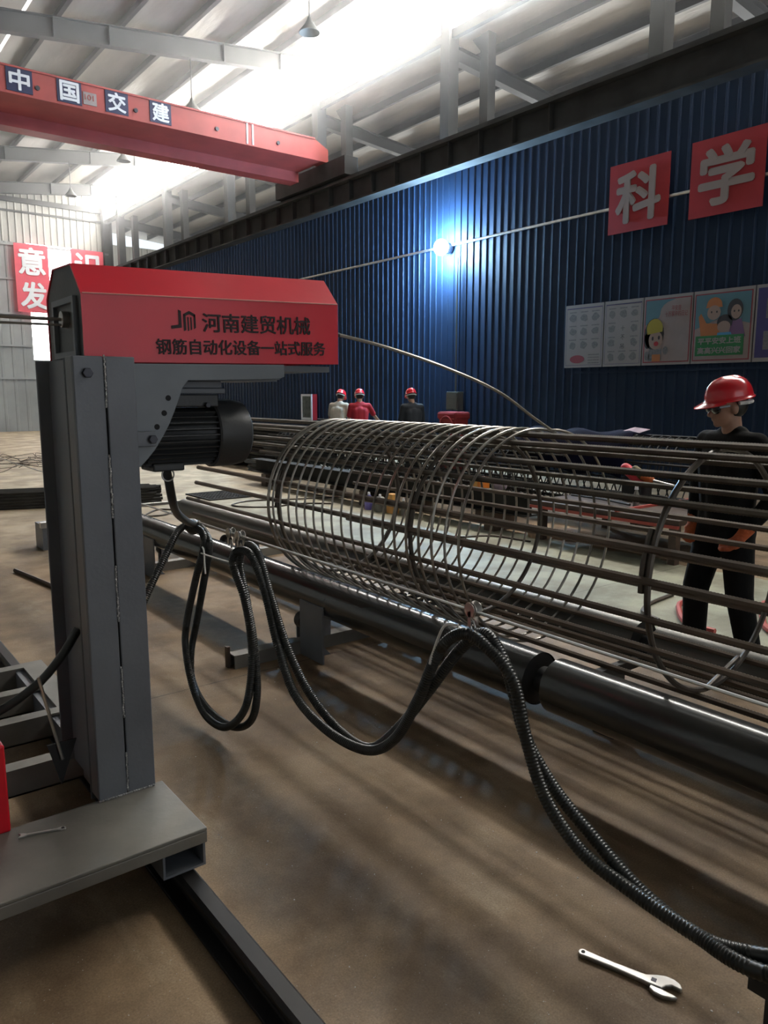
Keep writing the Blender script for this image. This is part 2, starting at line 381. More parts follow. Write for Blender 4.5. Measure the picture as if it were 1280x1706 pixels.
# daylight: glazed strip above the blue wall, roof lights beside it, a thin slit further in
MB().box((11.93, Y0, 9.16), (12.05, Y1, 9.34)).build('trim_1', 'frame_steel', kind='structure')
n = 0
for i in range(len(FR)):
    ya = FR[i] + 0.14; yb = (FR[i - 1] - 0.14) if i else 35.95
    n += 1; W = thing('window_%d' % n, (12.0, (ya + yb) / 2, 9.34), kind='structure')
    MB().box((11.99, ya, 9.34), (12.01, yb, 10.30)).build('pane', 'glass_lit', W)
    MB().box((11.97, ya, 10.30), (12.03, yb, rz(12) - 0.03)).build('light_mask_panel', 'grey_sheet', W)  # opaque panel added to narrow the glazing and sharpen the floor shadows
    fr = MB()
    for q in (1, 2): yy = ya + (yb - ya) * q / 3; fr.box((11.96, yy - 0.015, 9.34), (11.985, yy + 0.015, 10.30))
    fr.build('mullion', 'frame_steel', W)
    x0, x1 = 10.98, 11.9; t = 0.01
    MB().add([(x0, ya, rz(x0) + .02), (x1, ya, rz(x1) + .02), (x1, yb, rz(x1) + .02), (x0, yb, rz(x0) + .02), (x0, ya, rz(x0) + .03), (x1, ya, rz(x1) + .03), (x1, yb, rz(x1) + .03), (x0, yb, rz(x0) + .03)],
             [(0, 3, 2, 1), (4, 5, 6, 7), (0, 1, 5, 4), (1, 2, 6, 5), (2, 3, 7, 6), (3, 0, 4, 7)]).build('roof_light', 'slit_lit', W)
W = thing('window_%d' % (n + 1), (4.76, 15, rz(4.76)), kind='structure')
MB().box((4.72, Y0, rz(4.76) + 0.03), (4.80, Y1, rz(4.76) + 0.04)).build('roof_light', 'slit_lit', W)
# lower roof of the neighbouring bay, seen over the wall
def ra(x): return 9.30 - 0.09 * (x - 12)
c2 = MB().add([(12.06, Y0, ra(12.06)), (26, Y0, ra(26)), (26, 38, ra(26)), (12.06, 38, ra(12.06)), (12.06, Y0, ra(12.06) + .06), (26, Y0, ra(26) + .06), (26, 38, ra(26) + .06), (12.06, 38, ra(12.06) + .06)],
     [(0, 3, 2, 1), (4, 5, 6, 7), (0, 1, 5, 4), (1, 2, 6, 5), (2, 3, 7, 6), (3, 0, 4, 7)]).build('ceiling', 'foil', kind='structure')
pur2 = None; px = 13.0
while px < 25:
    z = ra(px)
    if pur2 is None:
        pur2 = MB().box((px - 0.04, Y0, z - 0.2), (px + 0.04, 37, z - 0.18)).box((px - 0.01, Y0, z - 0.2), (px + 0.01, 37, z - 0.005)).build('purlin', 'purlin_steel', c2); p2 = (px, z)
    else: share(pur2, 'purlin', c2, (px - p2[0], 0, z - p2[1]))
    px += 1.25
raf2 = None
for y in FR:
    if raf2 is None:
        m = MB()
        for d0, d1, hw in ((0.22, 0.205, .1), (0.52, 0.505, .1), (0.505, 0.22, .006)):
            m.add([(12.15, y - hw, ra(12.15) - d0), (25.8, y - hw, ra(25.8) - d0), (25.8, y + hw, ra(25.8) - d0), (12.15, y + hw, ra(12.15) - d0), (12.15, y - hw, ra(12.15) - d1), (25.8, y - hw, ra(25.8) - d1), (25.8, y + hw, ra(25.8) - d1), (12.15, y + hw, ra(12.15) - d1)],
                  [(0, 3, 2, 1), (4, 5, 6, 7), (0, 1, 5, 4), (1, 2, 6, 5), (2, 3, 7, 6), (3, 0, 4, 7)])
        raf2 = m.build('rafter', 'frame_steel', c2); ry2 = y
    else: share(raf2, 'rafter', c2, (0, y - ry2, 0))
# end wall: ribbed upper sheets, plain lower sheets with lap lines, a tall bright window behind the banners
we = MB().loft(corrugated(-6.6, 12.0, 7.95, 10.8, Y1, 'y', 0.28, 0.035)).build('wall_back', 'grey_sheet', kind='structure')
for a0, a1, b0, b1 in ((-6.6, 8.55, 0, 7.95), (10.42, 12.0, 0, 7.95), (8.55, 10.42, 0, 3.08)):
    MB().loft(corrugated(a0, a1, b0, b1, Y1, 'y', 0.45, 0.02)).build('lower_sheet', 'grey_sheet_low', we)
MB().loft(corrugated(12.0, 30, 0, 8.6, Y1 + 1.6, 'y', 0.28, 0.035)).build('bay_sheet', 'grey_sheet', we)
for z in (9.2, 7.84, 6.43, 5.0, 3.66, 2.28):
    MB().box((-6.6, Y1 - 0.09, z - 0.04), (8.5 if 3.1 < z < 7.8 else 12.0, Y1 - 0.04, z + 0.04)).build('girt', 'frame_steel' if z > 9 else 'grey_sheet_low', we)
MB().box((-6.6, Y1 - 0.16, 9.55), (12.0, Y1 - 0.05, 9.75)).build('eave_beam', 'frame_steel', we)
MB().box((11.72, Y1 - 0.4, 0), (12.1, Y1 - 0.05, 10.4)).build('corner_column', 'frame_steel', we)
MB().box((3.9, Y1 - 0.3, 0), (4.15, Y1 - 0.05, 9.6)).build('wind_column', 'frame_steel', we)
W = thing('window_%d' % (n + 2), (9.48, Y1, 3.08), kind='structure')
MB().box((8.55, Y1, 3.08), (10.42, Y1 + 0.02, 7.95)).build('pane', 'window_lit', W)
fr = MB()
for z in (4.02, 5.3, 6.6): fr.box((8.55, Y1 - 0.03, z - 0.012), (10.42, Y1 - 0.005, z + 0.012))
fr.build('glazing_bar', 'frame_steel', W)
MB().box((-6.7, Y0, 0), (-6.55, Y1, 8.4)).build('wall_left', 'grey_sheet_low', kind='structure')
# wall behind the camera with an opening added for sky light, and the far side of the neighbouring bay with an unseen glowing band added to light its roof
wf = MB().box((-6.6, Y0 - 0.15, 0), (0.6, Y0, 10.6)).box((6.0, Y0 - 0.15, 0), (26, Y0, 10.6)).box((0.6, Y0 - 0.15, 4.6), (6.0, Y0, 10.6)).build('wall_front', 'grey_sheet_low', kind='structure')
wo = MB().box((26, Y0, 0), (26.15, 38, 3.2)).box((26, Y0, 5.6), (26.15, 38, 8.2)).build('wall_outer', 'grey_sheet_low', kind='structure')
W = thing('window_%d' % (n + 3), (26.05, 16, 3.2), kind='structure')
MB().box((26.05, Y0, 3.2), (26.08, 38, 5.6)).build('pane', 'bay_fill_glow', W)  # glowing band added out of view to brighten the neighbouring roof

# ================================================================ overhead crane
cr = thing('overhead_crane', (4.0, 17.0, 6.98), 'red overhead travelling crane with navy character plates spanning under the roof', 'crane')
g1 = MB().box((-5, 17.0, 7.42), (10.95, 17.45, 7.92)).add([], [])
g1.add([(10.95, 17.0, 7.42), (11.35, 17.0, 7.42), (11.35, 17.0, 7.72), (10.95, 17.0, 7.92), (10.95, 17.45, 7.42), (11.35, 17.45, 7.42), (11.35, 17.45, 7.72), (10.95, 17.45, 7.92)],
       [(0, 1, 2, 3), (7, 6, 5, 4), (0, 4, 5, 1), (1, 5, 6, 2), (2, 6, 7, 3), (3, 7, 4, 0)])
g1 = g1.build('girder', 'crane_red', cr)
g2 = MB().box((-5, 18.2, 7.17), (11.2, 18.62, 7.86)).build('girder', 'crane_red', cr)
MB().box((-5, 17.45, 7.42), (11.2, 18.2, 7.45)).build('walkway_plate', 'crane_red', cr)
MB().box((-5, 16.97, 7.90), (10.95, 17.48, 7.935)).build('top_flange', 'crane_red', cr)
MB().box((11.3, 16.2, 6.99), (11.7, 19.6, 7.42)).build('end_carriage', 'runway_steel', cr)
for q in (9.05, 9.2): MB().box((q, 16.985, 7.45), (q + 0.04, 16.999, 7.9)).build('stripe', 'white_print', cr)
for q in (4.45, 6.42, 8.3, 9.9): MB().cyl((q, 16.97, 7.62), (q, 17.0, 7.62), 0.045, 10).build('bolt', 'bolt_dark', cr)
for ch, cx in (('中', 4.12), ('国', 5.06), ('交', 6.02), ('建', 6.97)):
    pl = MB().box((cx - 0.24, 16.985, 7.47), (cx + 0.24, 16.999, 7.91)).build('character_plate', 'navy', cr)
    text('character', ch, 0.4, 'white_print', pl, place(FACE_S, (cx, 16.98, 7.69)), 0, 0.006, fit=(0.36, 0.36), bold=0.011)
pl = MB().box((5.33, 16.985, 7.52), (5.60, 16.999, 7.76)).build('number_plate', 'grey_print', cr)
text('number', '101', 0.12, 'crane_red', pl, place(FACE_S, (5.45, 16.98, 7.66)), 0.0, 0.004, fit=(0.18, 0.11))

# hanging lamp shades
lampg = 'conical lamps under the roof'
for (lx, ly, lz, lab) in ((8.35, 18.4, 8.52, 'grey conical lamp hanging just above the lettered crane girder'), (8.42, 13.2, 8.5, 'grey conical lamp high up against the brightest roof light'),
                      (8.55, 23.8, 8.62, 'grey conical lamp hanging just below the crane girder'), (8.45, 28.9, 8.6, 'grey conical lamp hanging before the ribbed end wall')):
    L = thing('pendant_lamp', (lx, ly, lz - 0.12), lab, 'lamp', lampg)
    MB().lathe([(0.03, 0.16), (0.05, 0.10), (0.10, 0.02), (0.20, -0.10), (0.205, -0.12), (0.19, -0.12), (0.09, 0.0), (0.02, 0.1)], Matrix.Translation((lx, ly, lz)), 16).build('shade', 'shade_grey', L, True)
    MB().cyl((lx, ly, lz + 0.12), (lx, ly, rz(lx) - 0.6), 0.012, 6).build('cord', 'frame_steel', L)

# ================================================================ on the blue wall
cd = MB().tube([(11.93, 30, 4.88), (11.93, 20, 4.88), (11.93, 10, 4.9), (11.93, 3, 4.9)], 0.028, 8).build('conduit_pipe', 'steel_bright', None, True, label='long bright conduit pipe running level along the blue wall', cat='pipe')
L = thing('flood_light', (11.75, 13.05, 4.70), 'glaring blue-white lamp mounted on the blue wall', 'lamp')
MB().lathe([(0.02, 0), (0.10, 0.0), (0.12, 0.06), (0.125, 0.16), (0.11, 0.17), (0.02, 0.17)], Matrix.Translation((11.95, 13.05, 4.83)) @ Matrix.Rotation(-math.pi / 2, 4, 'Y'), 20).build('housing', 'lamp_housing', L, True)
MB().ell((11.68, 13.05, 4.83), (0.15, 0.17, 0.17), 20, 12).build('globe', 'lamp_glow', L, 'all')
def banner(ch, ya, yb, z0, z1, m, label, rot=0.0):
    cx = (ya + yb) / 2; cz = (z0 + z1) / 2; b = thing('character_banner', (11.88, cx, z0), label, 'banner', 'red character banners')
    h = abs(ya - yb) / 2; v = (z1 - z0) / 2
    MB().box((11.875, cx - h, z0), (11.89, cx + h, z1)).build('cloth', m, b)
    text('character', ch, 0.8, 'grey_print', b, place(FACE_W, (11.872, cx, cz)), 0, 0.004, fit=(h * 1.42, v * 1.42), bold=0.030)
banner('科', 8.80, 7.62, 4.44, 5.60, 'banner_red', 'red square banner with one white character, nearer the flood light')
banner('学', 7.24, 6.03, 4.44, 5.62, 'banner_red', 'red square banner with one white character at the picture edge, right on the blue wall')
def banner_end(ch, x0, x1, z0, z1, label):
    b = thing('character_banner', ((x0 + x1) / 2, 35.7, z0), label, 'banner', 'red character banners')
    MB().box((x0, 35.70, z0), (x1, 35.715, z1)).build('cloth', 'banner_red_thin', b)
    k = len(ch); hh = (z1 - z0) / k
    for i, c in enumerate(ch):
        text('character', c, 1.1, 'white_print', b, place(FACE_S, ((x0 + x1) / 2, 35.69, z1 - hh * (i + 0.5))), 0, 0.01, fit=((x1 - x0) * 0.76, hh * 0.76), bold=0.035)
banner_end('意发', 7.98, 9.33, 5.07, 7.88, 'pink-red banner with two stacked white characters on the end wall')
banner_end('识展', 10.28, 11.68, 5.07, 7.88, 'pink-red banner on the end wall half hidden behind the red machine cover')

# notice boards
def board(ya, yb, label, back='poster_white'):
    b = thing('notice_panel', (11.9, (ya + yb) / 2, 2.12), label, 'poster', 'posters in a row on the blue wall')
    MB().box((11.905, yb, 2.13), (11.93, ya, 3.29)).build('board', back, b); return b
def ink(b, ya, z0, name, m, polys, lift):
    """flat print: polys in metres from the panel's lower left corner as the viewer sees it"""
    mb = MB(); M = place(FACE_W, (11.905 - 0.0012 * lift, ya, z0))
    for p in polys: mb.add([M @ Vector((q[0], q[1], 0)) for q in p], [tuple(range(len(p)))])
    return mb.build(name, m, b, kind='stuff' if name in ('drawings', 'features', 'text_block') else None)
def line(x0, y0, x1, y1, t):
    d = Vector((x1 - x0, y1 - y0)).normalized(); nn = Vector((-d.y, d.x)) * t / 2
    return [(x0 + nn.x, y0 + nn.y), (x0 - nn.x, y0 - nn.y), (x1 - nn.x, y1 - nn.y), (x1 + nn.x, y1 + nn.y)]
def frame2(x0, y0, x1, y1, t): return [rect2(x0, y0, x1, y0 + t), rect2(x0, y1 - t, x1, y1), rect2(x0, y0, x0 + t, y1), rect2(x1 - t, y0, x1, y1)]
def blobs(cols, rows, x0, y0, x1, y1, skip=()):
    out = []
    for i in range(cols):
        for j in range(rows):
            if (i, j) in skip: continue
            cx = x0 + (x1 - x0) * (i + 0.5) / cols; cy = y0 + (y1 - y0) * (j + 0.5) / rows
            sx = (x1 - x0) / cols * 0.33; sy = (y1 - y0) / rows * 0.30
            out.append([(cx + sx * (0.75 + 0.4 * random.random()) * math.cos(a), cy - sy * .2 + sy * (0.7 + 0.4 * random.random()) * math.sin(a)) for a in [k * math.pi / 5 for k in range(10)]])
            out.append(rect2(cx - sx, cy + sy * 1.05, cx + sx, cy + sy * 1.30))
    return out
b = board(9.70, 8.83, 'leftmost white notice with rows of grey drawings and a dark oval')
ink(b, 9.70, 2.13, 'border', 'poster_navy', frame2(0.03, 0.04, 0.84, 1.10, 0.006) + [rect2(0.03, 1.085, 0.84, 1.10)], 1)
ink(b, 9.70, 2.13, 'drawings', 'poster_grey', blobs(3, 3, 0.05, 0.30, 0.82, 1.06), 1)
ink(b, 9.70, 2.13, 'oval', 'poster_maroon', [ellipse2(0.30, 0.155, 0.17, 0.075)], 1)
ink(b, 9.70, 2.13, 'text_block', 'poster_grey', [rect2(0.55, 0.22 - 0.05 * q, 0.80, 0.24 - 0.05 * q) for q in range(4)], 1)
b = board(8.81, 8.01, 'white notice with grey drawings round three black strokes, second from left')
ink(b, 8.81, 2.13, 'border', 'poster_navy', frame2(0.03, 0.04, 0.77, 1.10, 0.006) + [rect2(0.03, 1.085, 0.77, 1.10)], 1)
ink(b, 8.81, 2.13, 'drawings', 'poster_grey', blobs(3, 4, 0.05, 0.05, 0.75, 1.06, ((1, 1), (1, 2))), 1)
for i, c in enumerate('十不'): text('character', c, 0.1, 'poster_black', b, place(FACE_W, (11.902, 8.41, 2.80 - 0.16 * i)), 0.0, 0.001, fit=(0.08, 0.09))
text('character', '吊', 0.1, 'poster_black', b, place(FACE_W, (11.902, 8.41, 2.48)), 0.0, 0.001, fit=(0.08, 0.09))
b = board(7.99, 7.08, 'pink notice with a cartoon child in a yellow helmet')
ink(b, 7.99, 2.13, 'border', 'poster_maroon', [rect2(0.02, 0.04, 0.89, 1.11)], 1)
ink(b, 7.99, 2.13, 'picture_ground', 'poster_pink', [rect2(0.04, 0.06, 0.87, 1.09)], 2)
ink(b, 7.99, 2.13, 'sky_patch', 'poster_sky', [[(0.04, 0.68), (0.30, 0.80), (0.38, 1.0), (0.6, 1.09), (0.04, 1.09)]], 3)
ink(b, 7.99, 2.13, 'speech_bubble', 'poster_pink', [ellipse2(0.58, 0.87, 0.26, 0.20)], 4)
text('lettering', '平安是\n十万家中的日记', 0.06, 'poster_maroon', b, place(FACE_W, (11.899, 7.37, 3.02)), 0.0, 0.001, fit=(0.42, 0.18))
ink(b, 7.99, 2.13, 'hair', 'poster_black', [ellipse2(0.22, 0.52, 0.19, 0.27), ellipse2(0.10, 0.42, 0.07, 0.14)], 4)
ink(b, 7.99, 2.13, 'face', 'poster_skin', [ellipse2(0.255, 0.42, 0.135, 0.155)], 6)
ink(b, 7.99, 2.13, 'helmet', 'poster_yellow', [ellipse2(0.23, 0.62, 0.155, 0.16, 16, 0, 180) + [(0.09, 0.52), (0.38, 0.56)]], 7)
ink(b, 7.99, 2.13, 'body', 'poster_grey', [[(0.12, 0.07), (0.13, 0.27), (0.38, 0.27), (0.38, 0.07)], ellipse2(0.10, 0.16, 0.05, 0.08), ellipse2(0.45, 0.24, 0.05, 0.07)], 5)
ink(b, 7.99, 2.13, 'apron', 'poster_orange', [rect2(0.20, 0.06, 0.36, 0.18)], 6)
ink(b, 7.99, 2.13, 'features', 'poster_black', [ellipse2(0.20, 0.45, 0.02, 0.035), ellipse2(0.32, 0.46, 0.02, 0.035)], 8)
ink(b, 7.99, 2.13, 'mouth', 'banner_red', [ellipse2(0.27, 0.36, 0.045, 0.04)], 8)
b = board(7.06, 6.05, 'notice with a cartoon family above a green lettered band')
ink(b, 7.06, 2.13, 'border', 'poster_maroon', [rect2(0.02, 0.04, 0.98, 1.11)], 1)
ink(b, 7.06, 2.13, 'picture_ground', 'poster_pink', [rect2(0.04, 0.06, 0.96, 1.09)], 2)
ink(b, 7.06, 2.13, 'sky_patch', 'poster_sky', [[(0.04, 0.55), (0.5, 0.72), (0.96, 0.6), (0.96, 1.09), (0.04, 1.09)]], 3)
ink(b, 7.06, 2.13, 'figures', 'poster_orange', [[(0.16, 0.40), (0.10, 0.75), (0.14, 0.80), (0.24, 0.64), (0.45, 0.62), (0.48, 0.40)], ellipse2(0.36, 0.92, 0.13, 0.12, 14, 0, 180) + [(0.22, 0.88), (0.5, 0.88)]], 5)
ink(b, 7.06, 2.13, 'mother', 'poster_purple', [[(0.62, 0.40), (0.66, 0.66), (0.82, 0.68), (0.90, 0.40)]], 4)
ink(b, 7.06, 2.13, 'hair', 'poster_black', [ellipse2(0.71, 0.82, 0.13, 0.17), ellipse2(0.55, 0.64, 0.13, 0.12)], 5)
ink(b, 7.06, 2.13, 'faces', 'poster_skin', [ellipse2(0.36, 0.80, 0.115, 0.115), ellipse2(0.73, 0.79, 0.085, 0.11), ellipse2(0.54, 0.57, 0.11, 0.09)], 6)
ink(b, 7.06, 2.13, 'child_clothes', 'poster_blue', [[(0.42, 0.38), (0.44, 0.48), (0.66, 0.48), (0.70, 0.38)]], 6)
ink(b, 7.06, 2.13, 'features', 'poster_black', [ellipse2(x, y, 0.014, 0.018, 8) for x, y in ((0.32, 0.81), (0.41, 0.81), (0.70, 0.80), (0.77, 0.80))] , 8)
ink(b, 7.06, 2.13, 'green_band', 'poster_green', [rect2(0.07, 0.12, 0.88, 0.44)], 7)
text('lettering', '平平安安上班', 0.1, 'poster_white', b, place(FACE_W, (11.895, 6.585, 2.13 + 0.355)), 0, 0.001, fit=(0.72, 0.10), bold=0.004)
text('lettering', '高高兴兴回家', 0.1, 'poster_white', b, place(FACE_W, (11.895, 6.585, 2.13 + 0.205)), 0, 0.001, fit=(0.72, 0.10), bold=0.004)
b = board(6.03, 4.9, 'navy notice with photographs, cut off by the picture edge')
ink(b, 6.03, 2.13, 'ground', 'poster_navy', [rect2(0.03, 0.06, 1.1, 1.11)], 1)
ink(b, 6.03, 2.13, 'photograph', 'poster_grey', [rect2(0.17, 0.65, 0.6, 0.95), rect2(0.15, 0.18, 0.6, 0.46)], 2)

# fire cabinet, grey box and red-covered bin by the wall
c = thing('fire_cabinet', (11.85, 18.9, 0.88), 'red fire hose cabinet with a white framed glass door', 'cabinet')
MB().box((11.8, 18.62, 0.88), (11.96, 19.2, 1.62)).build('body', 'cabinet_red', c)
d = MB().box((11.775, 18.62, 0.88), (11.8, 18.68, 1.62)).box((11.775, 19.14, 0.88), (11.8, 19.2, 1.62)).box((11.775, 18.68, 1.56), (11.8, 19.14, 1.62)).box((11.775, 18.68, 0.88), (11.8, 19.14, 0.95)).build('door', 'white_print', c)
MB().box((11.785, 18.68, 0.95), (11.795, 19.14, 1.56)).build('pane', 'cabinet_glass', d)
c = thing('switch_box', (11.85, 12.74, 1.27), 'drab grey switch box on the blue wall above the red bin', 'box')
MB().box((11.78, 12.55, 1.27), (11.96, 12.93, 1.68)).build('body', 'box_grey', c, bevel=0.01)
MB().box((11.76, 12.57, 1.30), (11.78, 12.91, 1.64)).build('door', 'box_grey', c)
MB().cyl((11.9, 12.75, 1.68), (11.9, 12.75, 4.6), 0.02, 6).build('conduit', 'box_grey', c)
c = thing('covered_bin', (11.42, 12.29, 0), 'red covered bin standing against the blue wall', 'bin')
MB().box((11.22, 12.02, 0), (11.62, 12.56, 1.12)).build('body', 'tarp_red', c, bevel=0.04)
MB().box((11.19, 11.99, 1.08), (11.65, 12.59, 1.25)).build('cover', 'tarp_red', c, bevel=0.05)
MB().tube(catmull([(11.18, 12.5, 0.95), (11.17, 12.38, 1.12), (11.17, 12.2, 1.15), (11.18, 12.05, 1.0)], .04), 0.012, 6).build('strap', 'cabinet_red', c, True)
# ================================================================ winding machine on its carriage
mc = thing('cage_winding_machine', (0.6, 2.6, 0.0), 'grey steel column machine with a red cover and motor on a rail carriage', 'machine')
# carriage
MB().box((-0.55, 2.165, 0.238), (0.943, 2.55, 0.25)).box((-0.55, 2.165, 0.198), (0.943, 2.177, 0.238)).box((-0.55, 2.538, 0.198), (0.943, 2.55, 0.238)).build('front_plate', 'plate_grey', mc, bevel=0.003)
def hollow(x0, x1, y0, y1, z0, z1, t=0.008):
    return MB().box((x0, y0, z0), (x1, y1, z0 + t)).box((x0, y0, z1 - t), (x1, y1, z1)).box((x1 - t, y0, z0 + t), (x1, y1, z1 - t)).box((x0, y0, z0 + t), (x0 + t, y1, z1 - t))
hollow(0.80, 0.945, 2.19, 4.28, 0.105, 0.198).build('side_beam', 'machine_grey', mc)
hollow(-0.55, -0.42, 2.19, 4.28, 0.105, 0.198).build('side_beam', 'machine_grey', mc)
MB().box((0.84, 3.05, 0.198), (0.945, 4.28, 0.215)).build('top_strip', 'plate_grey', mc)
for y in (4.24, 3.88, 3.53, 3.07):
    MB().box((-0.55, y - 0.035, 0.206), (0.84, y + 0.035, 0.215)).box((-0.55, y - 0.035, 0.105), (0.80, y - 0.027, 0.206)).box((-0.55, y - 0.035, 0.105), (0.80, y + 0.035, 0.112)).build('cross_member', 'plate_grey', mc)
for y in (2.45, 4.0):
    MB().cyl((0.855, y, 0.13), (0.895, y, 0.13), 0.04, 16).build('wheel', 'pipe_dark', mc, True)
MB().box((0.30, 2.60, 0.215), (0.42, 2.96, 0.23)).build('floor_plate', 'brown_steel', mc)
MB().prism([(0, 0), (0.10, 0), (0.04, -0.16)], 0.008, Matrix(((1, 0, 0, 0.6), (0, 0, 1, 2.72), (0, 1, 0, 0.42), (0, 0, 0, 1)))).build('gusset', 'pipe_dark', mc)
MB().cyl((0.585, 2.71, 0.68), (0.645, 2.71, 0.36), 0.006, 6).build('tie_bar', 'steel_bright', mc)
MB().tube(catmull([(0.752, 2.80, 0.80), (0.68, 2.80, 0.70), (0.58, 2.82, 0.60), (0.40, 2.86, 0.51), (0.0, 2.9, 0.44), (-0.3, 2.9, 0.42)], .03), 0.016, 10).build('cable', 'hose_black', mc, True)
# control box left of the column
MB().box((-0.05, 2.53, 0.25), (0.432, 2.72, 0.545)).build('red_panel', 'panel_red', mc, bevel=0.006)
# column: two channels toe to toe in front, a deep open channel behind
cf = MB()
cf.box((0.714, 2.535, 0.25), (0.8115, 2.545, 1.768)).box((0.714, 2.545, 0.25), (0.722, 2.62, 1.768)).build('column_channel', 'machine_grey', mc, bevel=0.006)
MB().box((0.8165, 2.535, 0.25), (0.914, 2.545, 1.768)).box((0.906, 2.545, 0.25), (0.914, 2.62, 1.768)).build('column_channel', 'machine_grey', mc, bevel=0.006)
MB().box((0.808, 2.547, 0.25), (0.82, 2.556, 1.76)).build('seam_backing', 'slot_black', mc)
MB().box((0.714, 2.632, 0.215), (0.914, 2.642, 1.765)).box((0.756, 2.642, 0.215), (0.764, 2.99, 1.765)).box((0.714, 2.99, 0.215), (0.914, 3.0, 1.765)).box((0.906, 2.642, 0.215), (0.914, 2.99, 1.765)).build('rear_channel', 'machine_grey', mc, bevel=0.004)
wm = MB()
for (a, b_) in ((1.768, 1.60), (1.445, 1.235), (1.07, 0.88), (0.715, 0.53), (0.40, 0.26)):
    z = a
    while z > b_:
        wm.ell((0.814 + random.uniform(-.0015, .0015), 2.5345, z), (0.0038, 0.0028, 0.006), 6, 4); z -= 0.0085
wm.build('weld_bead', 'weld', mc, True, kind='stuff')
x = 0.716; wb = MB()
while x < 0.91: wb.ell((x, 2.531, 0.253), (0.006, 0.004, 0.0035), 6, 4); x += 0.009
wb.build('weld_bead', 'weld', mc, True, kind='stuff')
def hexbolt(c, r, parent, n='bolt'):
    M = Matrix.Translation(c) @ Matrix.Rotation(math.pi / 2, 4, 'X')
    return MB().prism([(r * math.cos(k * math.pi / 3), r * math.sin(k * math.pi / 3)) for k in range(6)], 0.016, M).build(n, 'bolt_dark', parent, bevel=0.002)
hexbolt((0.757, 2.535, 1.714), 0.017, mc)
# red head cover
def prof(x, dz, dzt): return [Vector((x, y, z)) for y, z in ((2.62, 1.752 + dz), (2.62, 1.973 + dzt), (2.72, 2.078 + dzt), (2.94, 2.085 + dzt), (3.04, 1.99 + dzt), (3.04, 1.758 + dz))]
def inset(r, t):
    c = sum(r, Vector()) / len(r); return [Vector((p.x, p.y + (t if p.y < c.y else -t), p.z - (t if p.z > 1.9 else 0))) for p in r]
L_, R_ = prof(0.778, 0, 0), prof(1.788, 0.014, 0.030)
cv = MB(); Li, Ri = inset(L_, 0.005), inset(R_, 0.005)
cv.loft([Li, L_, R_, Ri, Li], cap=False, close=False)
cv.add(R_, [tuple(range(6))])
cv = cv.build('cover', 'cover_red', mc)
MB().add([L_[0] + Vector((0.004, .004, 0)), L_[1] + Vector((0.004, .004, -.001)), L_[2] + Vector((.004, 0.002, -.003)), L_[3] + Vector((.004, -0.002, -.003)), L_[4] + Vector((.004, -.004, -.001)), L_[5] + Vector((.004, -.004, 0))], [tuple(range(6))]).build('dark_end_sheet', 'motor_black', mc)  # dark sheet standing in for the shaded inside of the open cover end
MB().box((0.768, 2.68, 1.77), (0.783, 2.70, 1.97)).box((0.768, 2.92, 1.77), (0.783, 2.94, 1.97)).box((0.768, 2.70, 1.95), (0.783, 2.92, 1.97)).box((0.768, 2.70, 1.77), (0.783, 2.92, 1.79)).build('guide_frame', 'bracket_grey', mc)
MB().cyl((0.76, 2.80, 1.90), (0.81, 2.80, 1.90), 0.028, 14).build('wire_guide', 'steel_bright', mc, True)
MB().cyl((0.782, 2.6195, 1.9735), (1.784, 2.6195, 2.0035), 0.0024, 6).build('fold_edge', 'edge_pale', cv)
RT = Matrix.Rotation(math.radians(1.25), 4, 'Z')
text('lettering', '河南建贸机械', 0.07, 'stencil', cv, place(FACE_S, (1.4255, 2.6185, 1.906)) @ RT, 0, 0.001, fit=(0.455, 0.066), bold=0.0012)
text('lettering', '钢筋自动化设备一站式服务', 0.05, 'stencil', cv, place(FACE_S, (1.3725, 2.6185, 1.818)) @ RT, 0, 0.001, fit=(0.70, 0.053), bold=0.0011)
lg = MB(); ML = place(FACE_S, (1.081, 2.6185, 1.866)) @ RT
for p in ([(0.30, 1.0), (0.42, 0.94), (0.42, 0.16), (0.0, 0.10), (0.0, 0.24), (0.30, 0.30)], [(0.50, 0.0), (0.60, 0.05), (0.60, 0.72), (0.50, 0.80)], [(0.50, 0.80), (0.75, 0.96), (1.0, 0.80), (1.0, 0.66), (0.75, 0.80), (0.55, 0.70)], [(0.66, 0.0), (0.72, 0.04), (0.72, 0.66), (0.66, 0.68)], [(0.78, 0.04), (0.84, 0.10), (0.84, 0.66), (0.78, 0.68)], [(0.92, 0.10), (1.0, 0.18), (1.0, 0.8), (0.92, 0.75)]):
    lg.add([ML @ Vector((q[0] * 0.092, q[1] * 0.074, 0)) for q in p], [tuple(range(len(p)))])
lg.build('logo', 'stencil', cv)
MB().box((1.50, 2.66, 1.735), (1.77, 2.98, 1.757)).build('bottom_tray', 'bracket_grey', mc)
MB().cyl((1.788, 2.63, 1.885), (1.80, 2.63, 1.885), 0.009, 10).build('wire_nozzle', 'bolt_dark', mc)
# swivel plate with its arc of holes
sp_ = [(0.916, 1.749), (1.512, 1.757), (1.512, 1.712), (1.49, 1.703), (1.331, 1.698), (1.12, 1.694), (1.100, 1.672), (1.085, 1.635), (1.066, 1.59), (1.043, 1.54), (1.016, 1.495), (0.986, 1.452), (0.955, 1.418), (0.935, 1.399), (0.916, 1.394)]
sw = MB().prism(sp_, -0.016, Matrix(((1, 0, 0, 0), (0, 0, -1, 2.582), (0, 1, 0, 0), (0, 0, 0, 1)))).build('swivel_plate', 'bracket_grey', mc, bevel=0.002)
for hx, hz in ((1.043, 1.633), (1.026, 1.581), (0.998, 1.534)):
    MB().cyl((hx, 2.5815, hz), (hx, 2.590, hz), 0.010, 14).build('hole', 'slot_black', sw, True)
MB().box((0.914, 2.560, 1.468), (0.985, 2.581, 1.520)).build('lug', 'machine_grey', mc, bevel=0.003)
